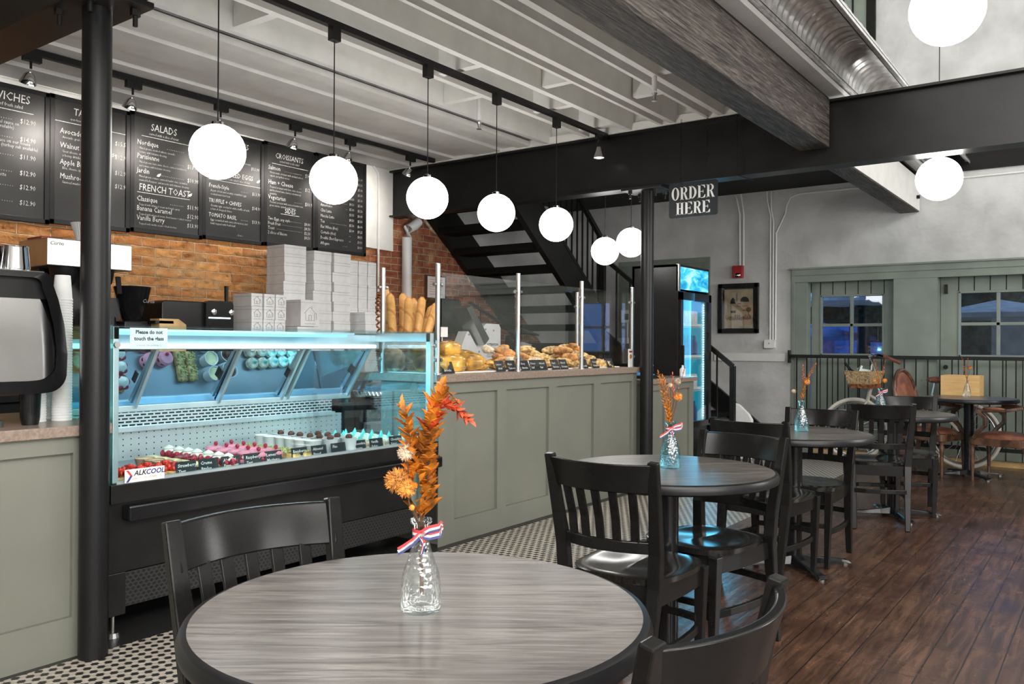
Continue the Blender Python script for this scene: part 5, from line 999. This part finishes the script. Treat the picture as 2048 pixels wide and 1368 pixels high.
# cookie leaflet at the counter end, sanitizer bottle
t = thing('leaflet_holder', 'upright white leaflet with an orange round print at the counter end', 'leaflet', (-3.42, 6.42, ZC)); G().bx(-3.43, -3.425, 6.385, 6.46, ZC, ZC+.155).build('leaflet', 'paper', t); G().lathe([(0, 0), (.02, 0), (.02, .001), (0, .001)], (-3.4245, 6.422, ZC+.09), 16, 'x', cap=False).build('round_print', 'leaf_orange', t); G().bx(-3.4245, -3.424, 6.395, 6.45, ZC+.125, ZC+.14).build('heading', 'red_alarm', t)
t = thing('tongs_stand', 'small clear plastic container beside the last guard post', 'container', (-3.6, 6.33, ZC)); G().lathe([(0, 0), (.03, 0), (.034, .07), (.03, .07)], (-3.62, 6.34, ZC), 16, cap=False).build('tub', 'clear_glass', t)
# ================================================================ BAGUETTES IN A WICKER BASKET
bx_, by_ = -4.08, 4.25
t = thing('wicker_basket', 'brown wicker basket with a tall looped handle holding the baguettes', 'basket', (bx_, by_, ZC))
g = G()
for j in range(13): g.lathe([(.150+.002*(j % 2)+.002*j, ZC+.012+j*.017), (.156+.002*(j % 2)+.002*j, ZC+.02+j*.017), (.150+.002*(j % 2)+.002*j, ZC+.028+j*.017)], (bx_, by_, 0), 28, cap=False)
g.lathe([(0, ZC), (.15, ZC), (.15, ZC+.01), (0, ZC+.01)], (bx_, by_, 0), 24, cap=False).build('woven_body', 'basket', t)
for k in range(2):
    g = G(); P = []
    for i in range(41):
        a = PI*i/40; P.append(Vector((bx_+.03*math.sin(a*11+k*PI), by_-.165-.03*0-.17*0+(-.02)+.012*math.cos(a*11+k*PI)-.02*math.sin(a), ZC+.2+.34*math.sin(a*.5))))
    g.tube(P, .007, 6).build('handle', 'basket', t)
g = G().tube([(bx_, by_-.185+.37*(i/24), ZC+.54-.0*abs(i-12)+.05*math.sin(PI*i/24)) for i in range(25)], .009, 6); 
def baguette():
    g = G(); n = 22; P = [(0, .012*math.sin(i/n*3), .55*i/n) for i in range(n+1)]; sc = [min(1, .35+2.2*math.sin(PI*min(i, n-i)/n*1.05)**.7)*(1+.02*math.cos(i*1.1)) for i in range(n+1)]
    return tag(g.tube(P, .030, 14, scale=sc).build('baguette', 'baguette', smooth=True, sharp=80), 'x', 'bread')
rg = Rep(baguette())
for i, (dx, dy, tx, ty, dz, lab) in enumerate(((.03, -.10, .02, -.10, .015, 'leftmost baguette, upright'), (.075, -.035, .03, -.03, -.01, 'baguette in front, second from the left'), (-.05, -.03, -.02, -.02, .085, 'tallest baguette, at the back'), (.0, .015, .04, .09, .03, 'short baguette behind the middle'), (.08, .02, .04, .16, .005, 'middle baguette leaning right'), (.0, .05, .02, .20, .01, 'baguette behind the right ones'), (.085, .055, .03, .22, -.01, 'right front baguette leaning right'), (.02, .08, -.03, .36, .00, 'rightmost baguette, leaning most'))):
    rg.put((bx_+dx, by_+dy, ZC+.012+dz*.3), 0, lab+' in the wicker basket', 'baguettes', rot=(-R_((-6, -2, -4, 3, 9, 13, 19, 27)[i]), R_((2, 6, -4, -2, 4, -3, 7, 0)[i]), 0), scale=(1, 1, .93+dz))
tag(G().bx(-3.86, -3.855, 4.43, 4.50, 1.30, 1.37).add([(-3.86, 4.44, 1.06), (-3.86, 4.45, 1.06), (-3.86, 4.45, 1.3), (-3.86, 4.44, 1.3)], [(0, 1, 2, 3)]).build('price_tag', 'paper'), 'white price tag standing before the baguettes', 'price card')
# ================================================================ BOXES ON THE BACK COUNTER
def whitebox(name, sx, sy, sz, logo=False):
    t = thing(name, 'x', 'box'); G().bx(-sx/2, sx/2, -sy/2, sy/2, 0, sz).build('carton', 'card_white', t, False, bevel=.002)
    G().bx(-sx/2-.001, sx/2+.001, -sy/2-.001, sy/2+.001, sz-.024, sz-.022).build('lid_seam', 'ink_grey', t, False)
    if logo:
        g = G(); X = sx/2+.001; s = min(sy, sz)*.32; z = sz*.48
        for a, b in (((-s, 0), (0, s*.9)), ((0, s*.9), (s, 0)), ((-s*.75, -.9*s), (-s*.75, .1*s)), ((s*.75, -.9*s), (s*.75, .1*s)), ((-s*.75, -.9*s), (s*.75, -.9*s)), ((-s*.2, -.9*s), (-s*.2, -.2*s)), ((s*.2, -.9*s), (s*.2, -.2*s)), ((-s*.2, -.2*s), (s*.2, -.2*s)), ((s*.3, s*.6), (s*.3, s*1.05)), ((s*1.05, s*.1), (s*1.1, -.8*s))): g.bar((X, a[0], z+a[1]), (X, b[0], z+b[1]), .0012, .0032)
        g.bar((X, -s*.9, z-s*1.35), (X, s*.9, z-s*1.35), .001, .003); g.build('house_logo', 'ink_grey', t, False)
    return t
ZB = .92
rB = Rep(whitebox('cake_box', .24, .235, .078)); rM = Rep(whitebox('pastry_box', .22, .20, .088)); rS = Rep(whitebox('small_pastry_box', .13, .11, .11)); rL = Rep(whitebox('logo_box', .24, .105, .103, True)); rT = Rep(whitebox('tall_logo_box', .24, .20, .225, True))
def stack(rep, x, y, z0, h, n, lab, grp, jit=.006):
    for i in range(n): rep.put((x+random.uniform(-jit, jit), y+random.uniform(-jit, jit), z0+i*h), random.uniform(-.02, .02), ('topmost ' if i == n-1 else 'lowest ' if i == 0 else '')+lab if (i in (0, n-1)) else lab+', inside the stack', grp)
stack(rB, -5.90, 4.72, ZB, .0785, 15, 'large white cake box in the left tall stack', 'large white cake boxes, left stack')
stack(rM, -5.86, 5.00, ZB, .0885, 13, 'white pastry box in the second tall stack', 'white pastry boxes, second stack'); stack(rM, -5.86, 5.225, ZB, .0885, 13, 'white pastry box in the third tall stack', 'white pastry boxes, third stack')
for k, y in enumerate((5.41, 5.53, 5.65)): stack(rS, -5.86, y, ZB, .1105, 10, 'small white box in the %s small column of the right tower' % ('left', 'middle', 'right')[k], 'small white boxes, %s column' % ('left', 'middle', 'right')[k], .002)
stack(rM, -5.70, 5.47, ZB, .0885, 7, 'white pastry box in the front right pile', 'front right pile', .004)
for k, y in enumerate((4.16, 4.275, 4.39)): stack(rL, -5.68, y, ZB+.001, .1035, 7 if k != 3 else 6, 'small white box printed with a house logo, %s of three columns' % ('left', 'middle', 'right')[k], 'house logo boxes, %s column' % ('left', 'middle', 'right')[k], .003)
stack(rB, -5.70, 4.70, ZB, .0785, 6, 'flat white box under the tall logo box', 'flat boxes under the logo box', .003); rT.put((-5.70, 4.715, ZB+.474), 0, 'tall white box printed with a house logo, standing upright')
# ================================================================ MACHINES ON THE BACK COUNTER
t = thing('coffee_brewer', 'stainless steel coffee brewer left of and behind the near column', 'coffee machine', (-5.7, 2.85, ZB))
G().bx(-5.98, -5.58, 2.56, 3.13, 1.745, 1.925).build('steel_head', 'steel', t, bevel=.006); G().bx(-5.98, -5.82, 2.62, 3.07, ZB, 1.745).build('tower', 'black_plastic', t); G().bx(-5.98, -5.58, 2.60, 3.10, ZB, 1.0).build('base', 'black_plastic', t)
for y in (2.72, 2.97): G().lathe([(.03, 1.60), (.075, 1.66), (.09, 1.745)], (-5.70, y, 0), 20).build('brew_basket', 'black_plastic', t, smooth=True); 
G().bar((-5.60, 3.04, 1.70), (-5.56, 3.03, 1.58), .03, .02).build('basket_handle', 'black_plastic', t)
G().bx(-5.579, -5.576, 2.80, 2.90, 1.80, 1.88).build('switch_plate', 'black_plastic', t); G().text('Curtis', (-5.578, 2.575, 1.88), (0, 1, 0), (0, 0, 1), .035, 'LEFT', 0, .3).build('lettering', 'ink', t)
for i, y in enumerate((2.69, 2.98)):
    c = thing('coffee_server', 'black insulated coffee server under the brewer, %s' % ('left one' if i == 0 else 'right one'), 'coffee server', (-5.68, y, 1.0)); G().lathe([(0, 1.0), (.085, 1.0), (.09, 1.3), (.08, 1.42), (.05, 1.45), (.05, 1.49), (0, 1.49)], (-5.68, y, 0), 22, cap=False).build('body', 'black_plastic', c, smooth=True); G().bx(-5.60, -5.56, y-.015, y+.015, 1.36, 1.5).build('handle', 'black_plastic', c)
t = thing('filter_stack', 'stack of white fluted coffee filters on the brewer', 'coffee filters', (-5.72, 2.85, 1.925)); g = G(); P = []
V = []; n = 60
for r, z in ((.035, 1.926), (.075, 2.06)):
    for i in range(n): q = r*(1+(.07 if i % 2 else -.05)); V.append((-5.72+q*math.cos(2*PI*i/n), 2.86+q*math.sin(2*PI*i/n), z))
g.add(V, [(i, (i+1) % n, n+(i+1) % n, n+i) for i in range(n)]+[tuple(range(n))[::-1]]).build('fluted_paper', 'paper', t)
tag(G().bx(-5.95, -5.75, 2.60, 2.74, 1.926, 1.95).build('red_tray', 'red_alarm', bevel=.004), 'red plastic tray lying on the coffee brewer', 'tray')
t = thing('coffee_grinder', 'black coffee grinder with a wide funnel hopper', 'grinder', (-5.7, 3.19, ZB)); G().lathe([(.05, 1.39), (.07, 1.42), (.115, 1.60), (.125, 1.64), (.12, 1.645), (.10, 1.60)], (-5.68, 3.19, 0), 28, cap=False).build('hopper', 'black_gloss', t, smooth=True)
G().bx(-5.86, -5.60, 3.09, 3.29, ZB, 1.40).build('body', 'black_plastic', t, bevel=.01); G().prism(rrect(3.03, 3.10, 1.40, 1.56, .02), -5.76, -5.68, 'x').build('grip', 'black_plastic', t); G().bx(-5.62, -5.50, 3.26, 3.40, 1.385, 1.405).build('portafilter_shelf', 'black_plastic', t)
G().text('Curtis', (-5.565, 3.20, 1.53), (0, 1, 0), (0, 0, 1), .035, 'LEFT', 0, .3).build('lettering', 'ink_grey', t)
tag(G().prism([(3.29, ZB), (3.50, ZB), (3.50, 1.38), (3.44, 1.42), (3.29, 1.42)], -5.62, -5.50, 'x').build('wooden_block', 'pine'), 'pale wooden box between the grinder and the black drink machine', 'box')
t = thing('drink_dispenser', 'low black drink machine with two round gauges and a lever', 'drink machine', (-5.75, 3.66, ZB)); G().prism(rrect(3.38, 3.95, ZB, 1.56, .03), -5.95, -5.62, 'x').build('body', 'black_plastic', t, bevel=.008)
G().prism(rrect(3.72, 3.96, ZB, 1.57, .03), -5.63, -5.585, 'x').build('front_panel', 'black_gloss', t)
for y in (3.785, 3.94): G().lathe([(0, .0), (.022, 0), (.022, .006), (0, .008)], (-5.583, y, 1.485), 18, 'x', cap=False).build('gauge', 'chrome', t)
G().bar((-5.60, 3.905, 1.54), (-5.60, 3.905, 1.69), .018, .018, w2=.03, h2=.02).build('lever', 'black_plastic', t); G().bx(-5.584, -5.58, 3.74, 3.93, 1.435, 1.445).build('light_bar', 'led_white', t)
# slicer with attention notice
t = thing('bread_slicer', 'white V-shaped bread slicer with a printed attention notice', 'slicer', (-5.6, 6.95, ZB))
G().prism([(6.50, ZB), (7.31, ZB), (7.31, 1.08), (7.27, 1.10), (7.31, 1.14), (7.31, 1.43), (7.28, 1.47), (7.06, 1.475), (7.02, 1.455), (6.90, 1.22), (6.755, 1.385), (6.73, 1.385), (6.62, 1.20)], -5.62, -5.50, 'x').build('side_plate', 'white_plastic', t, bevel=.002)
G().prism([(6.60, 1.62), (6.68, 1.65), (6.98, 1.31), (6.90, 1.24)], -5.60, -5.40, 'x').build('blade_guard', 'steel', t); G().prism([(6.66, 1.60), (7.02, 1.58), (7.05, 1.46), (6.93, 1.30)], -5.8, -5.61, 'x').build('bread_chute', 'black_gloss', t)
for y, z in ((6.76, 1.35), (7.04, 1.41), (7.18, 1.40), (6.93, 1.17)): G().lathe([(0, 0), (.011, 0), (.011, .004), (0, .004)], (-5.5, y, z), 10, 'x', cap=False).build('bolt', 'ink_grey', t)
g = G().bx(-5.4995, -5.4985, 7.03, 7.30, .97, 1.28); nt = g.build('notice', 'paper', t); g = G().text('ATTENTION', (-5.497, 7.165, 1.235), (0, 1, 0), (0, 0, 1), .036, 'CENTER', .001)
for i in range(6): g.bx(-5.498, -5.497, 7.06, 7.27-.02*(i % 2), 1.205-.018*i, 1.210-.018*i)
g.build('lettering', 'ink', nt)
t = thing('till_terminal', 'dark till terminal with a slanted screen beside the bread slicer', 'till', (-5.4, 7.5, ZB)); G().bx(-5.75, -5.45, 7.36, 7.80, ZB, 1.04).bar((-5.6, 7.6, 1.0), (-5.6, 7.6, 1.35), .06, .06).build('stand', 'black_plastic', t); G().bar((-5.50, 7.38, 1.42), (-5.50, 7.85, 1.40), .30, .02, (.3, 0, 1)).build('screen', 'black_gloss', t); G().prism([(7.42, ZB+.12), (7.62, ZB+.12), (7.80, 1.25), (7.60, 1.28)], -5.44, -5.42, 'x').build('keypad', 'glass_cup', t)
t = thing('desk_lamp', 'small black jointed lamp in front of the stair stringer', 'lamp', (-5.6, 7.3, ZB)); G().tube([(-5.8, 7.35, ZB), (-5.8, 7.33, 1.5), (-5.7, 7.2, 1.66)], .008, 6).build('arm', 'black_plastic', t); G().bar((-5.7, 7.02, 1.70), (-5.66, 7.50, 1.50), .05, .02).build('head', 'black_gloss', t)
t = thing('wire_shelf', 'chrome wire shelf behind the pastry case', 'shelf', (-4.5, 4.6, 0))
for x in (-4.62, -4.22):
    for y in (4.30, 5.0): G().lathe([(.012, 0), (.012, .98)], (x, y, 0), 10).build('post', 'chrome', t)
for z in (.30, .60, .90):
    g = G(); 
    for x in (-4.62, -4.22): g.tube([(x, 4.3, z), (x, 5.0, z)], .005, 5).tube([(x, 4.3, z-.03), (x, 5.0, z-.03)], .005, 5)
    for i in range(15): g.tube([(-4.62, 4.30+i*.05, z), (-4.22, 4.30+i*.05, z)], .003, 4)
    for i in range(10): g.tube([(-4.62+i*.04, 4.3, z-.03), (-4.60+i*.04, 4.3, z)], .003, 4).tube([(-4.60+i*.04, 4.3, z), (-4.58+i*.04, 4.3, z-.03)], .003, 4)
    g.build('wire_deck', 'chrome', t)
for i, (x, y, z, lab) in enumerate(((-4.42, 4.40, .605, 'upper'), (-4.36, 4.42, .305, 'lower'))): b_ = thing('glove_box', 'white and blue glove box on the %s deck of the wire shelf' % lab, 'box', (x, y, z)); G().bx(x-.12, x+.12, y-.05, y+.12, z, z+.06).build('carton', 'card_white', b_); G().bx(x-.10, x-.05, y-.052, y-.05, z+.015, z+.045).build('blue_print', 'navy', b_)
b_ = tag(G().ball((-4.42, 4.45, .945), .13, .14, .045, 10, 6, fn=lambda d: 1+.2*math.sin(9*d.x+5*d.y)).build('plastic_bag', 'paper', smooth=False), 'crumpled pale plastic bag on the top deck of the wire shelf', 'bag')
b_ = thing('glove_box', 'long white glove box standing behind the sliding doors of the case', 'box', (-4.35, 3.75, .92)); G().bx(-4.42, -4.30, 3.44, 3.88, .92, 1.02).build('carton', 'card_white', b_); G().text('BioTuff', (-4.298, 3.50, .965), (0, 1, 0), (0, 0, 1), .035).text('BioTuff', (-4.298, 3.72, .965), (0, 1, 0), (0, 0, 1), .035).build('lettering', 'navy', b_)
tag(G().bx(-4.45, -4.27, 3.3, 3.92, .88, .92).bx(-4.45, -4.27, 3.3, 3.34, 0, .88).build('back_shelf', 'black_plastic'), 'narrow black shelf behind the sliding doors of the case', 'shelf')
# ================================================================ ESPRESSO MACHINE, CUPS
t = thing('espresso_machine', 'chrome espresso machine with a mirror side at the left edge', 'espresso machine', (-3.45, 1.15, ZB))
prof = [(1.05, .30)]+[]
side = [(.40, 1.045), (1.56, 1.045)]+arc((1.585, 1.125), .078, -90, -8, 6, 'p')+[(1.665, 1.20), (1.652, 1.32), (1.628, 1.42), (1.605, 1.485)]+arc((1.57, 1.49), .035, 0, 90, 5, 'p')+[(.40, 1.525)]
G().prism(side, -3.83, -3.47, 'x').build('body', 'black_plastic', t, bevel=.006)
# frame ring on the side facing the room
g = G(); inner = [(1.10+(y-1.0)*.955 if y > 1 else y, z) for y, z in side]; k = len(side); cy, cz = .9, 1.30
inn = [(cy+(y-cy)*.94 if y > 1 else y, cz+(z-cz)*(.80 if z < 1.3 else .90)) for y, z in side]
V = [(-3.45, *p) for p in side]+[(-3.445, *p) for p in inn]; F = [(i, (i+1) % k, k+(i+1) % k, k+i) for i in range(k)]; V2 = [(-3.47, *p) for p in side]; g.add(V+V2, F+[(2*k+i, 2*k+(i+1) % k, (i+1) % k, i) for i in range(k)]); g.build('side_frame', 'black_gloss', t)
g = G(); n = 20; rows_ = []
for i in range(n+1):
    f = i/n; z = 1.085+.41*f; ym = min(p[0] for p in [(cy+(yy-cy)*.975, 0) for yy in [1.655-.055*max(0, (z-1.2)/.3)]]) ; rows_.append([(-3.450-.03*(f**2), .40+(ym-.40)*j/10, z) for j in range(11)])
V = [p for r in rows_ for p in r]; g.add(V, [(i*11+j, i*11+j+1, (i+1)*11+j+1, (i+1)*11+j) for i in range(n) for j in range(10)]); g.build('mirror_panel', 'chrome', t, smooth=True)
G().bx(-3.85, -3.46, .40, 1.58, 1.515, 1.53).build('cup_tray', 'steel', t, bevel=.005)
for x, y in ((-3.50, 1.545), (-3.50, .6), (-3.78, 1.50)): G().lathe([(.030, ZB), (.036, ZB+.03), (.040, 1.06)], (x, y, 0), 18).build('foot', 'black_gloss', t, smooth=True)
G().lathe([(.0, ZB), (.045, ZB), (.045, ZB+.025), (.03, ZB+.03), (.03, ZB+.05), (.012, ZB+.055), (.012, 1.06)], (-3.50, 1.40, 0), 20, cap=False).build('group_head', 'steel', t, smooth=True)
pit = G().lathe([(0, 0), (.050, 0), (.052, .01), (.044, .085), (.046, .092), (.043, .092), (.041, .08), (.047, .015), (0, .012)], n=28, cap=False).build('milk_pitcher', 'chrome', smooth=True); tag(pit, 'x', 'pitcher'); rp = Rep(pit)
for x, y, lab in ((-3.53, 1.50, 'rightmost polished steel pitcher, upside down on the espresso machine'), (-3.60, 1.435, 'second polished steel pitcher on the espresso machine'), (-3.53, 1.375, 'polished steel pitcher at the very left picture edge')): rp.put((x, y, 1.53), 0, lab, scale=(1, 1, 1.05))
cup = G().lathe([(0, .106), (.028, .106), (.030, .104), (.0375, .008), (.0395, .006), (.0395, 0), (.037, 0), (.0365, .008), (.029, .10)], n=26, cap=False).build('paper_cup', 'paper', smooth=True); tag(cup, 'x', 'cup'); ru = Rep(cup)
for i in range(46):
    ru.put((-3.60+.0005*math.sin(i), 1.715, ZB+.0005+i*.0112), 0, ('topmost white paper cup, upside down, of the tall stack beside the near column' if i == 45 else 'lowest white paper cup of the tall stack beside the near column' if i == 0 else 'white paper cup nested inside the tall stack beside the near column'), 'white paper cups in the tall stack')
for i in range(10): ru.put((-3.72, 1.73, ZB+.0005+i*.0112), 0, 'white paper cup in the low stack behind the tall one', 'white paper cups in the low rear stack')
for i in range(10): ru.put((-3.62, 1.62, ZB+.0005+i*.0112), 0, 'white paper cup in the low stack under the espresso machine', 'white paper cups in the low stack under the machine')
# ================================================================ TILL COUNTER ITEMS
zt = .946
t = thing('card_reader_tray', 'black tray with a bright blue papers bundle on the lower till counter', 'tray', (-3.6, 6.9, zt)); G().bx(-3.78, -3.45, 6.78, 7.05, zt, zt+.03).build('tray', 'black_plastic', t, bevel=.006); G().bar((-3.62, 6.80, zt+.05), (-3.62, 7.02, zt+.045), .26, .02, (.15, 0, 1)).build('papers', 'umb_blue', t)
t = thing('receipt_holder', 'narrow white upright card on the lower till counter', 'card', (-3.66, 7.12, zt)); G().bx(-3.67, -3.66, 7.10, 7.16, zt, zt+.16).build('card', 'paper', t)
t = thing('tablet_stand', 'tilted black tablet beside the upright white card', 'tablet', (-3.72, 7.25, zt)); G().bar((-3.72, 7.20, zt+.01), (-3.72, 7.30, zt+.11), .16, .01, (0, -1, 1)).build('tablet', 'black_gloss', t)
t = thing('dispenser_bottle', 'clear pump bottle at the end of the lower till counter', 'bottle', (-3.46, 7.56, zt)); G().lathe([(0, zt), (.03, zt), (.03, zt+.07), (.01, zt+.09), (.01, zt+.11), (0, zt+.11)], (-3.46, 7.56, 0), 14, cap=False).build('bottle', 'paper', t, smooth=True)
t = thing('wall_switch_box', 'white switch box seen through the stair balusters', 'switch box', (-5.3, 9.97, 1.7)); G().bx(-5.46, -5.27, 9.95, 9.99, 1.55, 1.72).build('box', 'white_plastic', t, bevel=.005); G().bx(-5.40, -5.34, 9.945, 9.95, 1.59, 1.67).build('switch', 'ink', t); G().bx(-5.375, -5.36, 9.96, 9.99, 1.2, 1.55).build('cable_duct', 'white_plastic', t)
# ================================================================ BICYCLE
BY = 9.62
bk = thing('bicycle', 'cream city bicycle parked against the black railing', 'bicycle', (-1.8, BY, 0))
def wheel(cx, cy, ang):
    w_ = bpy.data.objects.new('wheel', None)
    d = Vector((math.cos(ang), math.sin(ang), 0)); c = Vector((cx, cy, .345)); s = Vector((-d.y, d.x, 0))
    P = [c+d*.325*math.cos(2*PI*i/48)+Vector((0, 0, .325*math.sin(2*PI*i/48))) for i in range(48)]; ty = G().tube(P, .021, 8, closed=True).build('wheel', 'cream_paint', bk, smooth=True)
    P = [c+d*.292*math.cos(2*PI*i/40)+Vector((0, 0, .292*math.sin(2*PI*i/40))) for i in range(40)]; G().tube(P, .012, 6, closed=True).build('rim', 'steel', ty, False, smooth=True).location = -bk.location*0-Vector((0, 0, 0))
    r = ty.children[0]; r.data.transform(Matrix.Translation(-bk.location))
    g = G()
    for i in range(24):
        a = 2*PI*i/24; g.bar(c+s*(.025 if i % 2 else -.025)+(d*math.cos(a+.5)+Vector((0, 0, math.sin(a+.5))))*.02, c+d*.29*math.cos(a)+Vector((0, 0, .29*math.sin(a))), .0025, .0025)
    g.add([], []); o = g.build('spokes', 'steel', ty, False); o.data.transform(Matrix.Translation(-bk.location))
    g = G().tube([c-s*.05, c+s*.05], .02, 10); o = g.build('hub', 'steel', ty, False); o.data.transform(Matrix.Translation(-bk.location))
wheel(-1.30, BY, 0); wheel(-2.36, BY-.02, R_(12))
F_ = lambda x, z, y=0: (x, BY+y, z)
g = G(); bb = F_(-1.74, .30); st = F_(-1.60, .72); hd = F_(-2.20, .80); hb = F_(-2.23, .66)
g.tube([hb, bb], .018, 8).tube([F_(-2.215, .72), F_(-2.0, .60), F_(-1.66, .50)], .016, 8).tube([bb, st], .016, 8); g.tube([bb, F_(-1.30, .345, .05)], .010, 6).tube([bb, F_(-1.30, .345, -.05)], .010, 6).tube([F_(-1.62, .68), F_(-1.30, .345, .05)], .009, 6).tube([F_(-1.62, .68), F_(-1.30, .345, -.05)], .009, 6).tube([hd, hb], .022, 8); g.build('frame', 'cream_paint', bk, smooth=True)
G().tube([hb, F_(-2.26, .60, .06), F_(-2.36, .345, .05)], .013, 6).tube([hb, F_(-2.26, .60, -.06), F_(-2.36, .345, -.05)], .013, 6).build('fork', 'cream_paint', bk, smooth=True)
G().tube([hd, F_(-2.19, 1.06)], .012, 8).tube([F_(-2.24, 1.13, .25), F_(-2.22, 1.16, .12), F_(-2.19, 1.08), F_(-2.18, 1.16, -.12), F_(-2.05, 1.16, -.26), F_(-1.90, 1.10, -.30)], .012, 8).build('handlebar', 'chrome', bk, smooth=True)
G().tube([F_(-2.01, 1.15, -.27), F_(-1.84, 1.08, -.31)], .018, 8).build('grip', 'leather', bk, smooth=True)
G().tube([F_(-2.20, 1.15, -.10), F_(-2.13, 1.02, -.14), F_(-2.12, .98, -.14)], .006, 6).build('brake_lever', 'steel', bk)
G().tube([st, F_(-1.57, .88)], .012, 8).build('seat_post', 'steel', bk)
G().ball(F_(-1.56, .905), .14, .075, .035, 16, 8, fn=lambda d: 1-.35*max(0, -d.x)).build('saddle', 'leather', bk, smooth=True)
g = G(); 
for i in range(4): g.ball((-1.68+i*.08, BY-.075, .90), .007, n=6, m=4)
g.build('saddle_rivet', 'steel', bk)
G().lathe([(0, -.006), (.095, -.006), (.095, .006), (0, .006)], (-1.74, BY-.06, .30), 28, 'y', cap=False).build('chainring', 'black_steel', bk); G().bar((-1.74, BY-.08, .30), (-1.70, BY-.09, .14), .012, .02).bx(-1.74, -1.66, BY-.17, BY-.09, .13, .15).build('crank', 'steel', bk)
G().bx(-1.52, -1.12, BY-.06, BY-.05, .70, .71).bx(-1.52, -1.12, BY+.05, BY+.06, .70, .71).bar((-1.15, BY-.055, .70), (-1.29, BY-.055, .36), .01, .01).bar((-1.15, BY+.055, .70), (-1.29, BY+.055, .36), .01, .01).build('rear_rack', 'steel', bk)
cr = G().bx(-1.49, -1.14, BY-.16, BY-.148, .715, .96).bx(-1.49, -1.14, BY+.148, BY+.16, .715, .96).bx(-1.49, -1.478, BY-.148, BY+.148, .715, .96).bx(-1.152, -1.14, BY-.148, BY+.148, .715, .96).bx(-1.49, -1.14, BY-.16, BY+.16, .71, .722).build('wooden_crate', 'pine_box', bk)
def bask(g, z0, z1, k0, k1, th=0):
    a = [(-2.42, -.13), (-2.16, -.19), (-2.10, .12), (-2.36, .18)]; c = Vector((-2.26, BY-.02))
    V = [(c.x+(x+2.26)*k, c.y+(y+.0)*k, z) for z, k in ((z0, k0), (z1, k1)) for x, y in a]; return V
V = bask(None, .80, .985, .82, 1.12); g = G().add(V, [(3, 2, 1, 0)]+[(i, (i+1) % 4, 4+(i+1) % 4, 4+i) for i in range(4)]); V2 = bask(None, .81, .985, .78, 1.06); g.add(V2, [(0, 1, 2, 3)]+[(4+i, 4+(i+1) % 4, (i+1) % 4, i) for i in range(4)]).add(V[4:]+V2[4:], [(i, (i+1) % 4, 4+(i+1) % 4, 4+i) for i in range(4)])
bs = g.build('front_basket', 'wicker', bk); Vb = bask(None, .80, .845, .83, .90); G().add(Vb, [(i, (i+1) % 4, 4+(i+1) % 4, 4+i) for i in range(4)]).build('woven_band', 'basket', bs, False).data.transform(Matrix.Translation(-bk.location))
t = thing('newspaper', 'folded newspaper standing in the bicycle basket', 'newspaper', (-2.27, BY-.06, .90)); G().bar((-2.33, BY-.06, .98), (-2.20, BY-.02, .96), .10, .03, (0, -.5, 1)).bar((-2.33, BY-.08, .88), (-2.28, BY-.06, 1.04), .15, .02, (1, .3, 0)).build('folded_pages', 'paper', t); G().bar((-2.345, BY-.085, .93), (-2.30, BY-.065, 1.03), .10, .003, (1, .3, 0)).build('print', 'ink_grey', t)
t = thing('wine_bottle', 'dark bottle neck sticking out of the bicycle basket', 'bottle', (-2.38, BY-.04, .9)); G().tube([(-2.30, BY-.06, .86), (-2.37, BY-.05, .955), (-2.395, BY-.05, .99), (-2.46, BY-.04, 1.07)], .034, 12, scale=[1, 1, .42, .38]).build('bottle_glass', 'black_gloss', t, smooth=True)
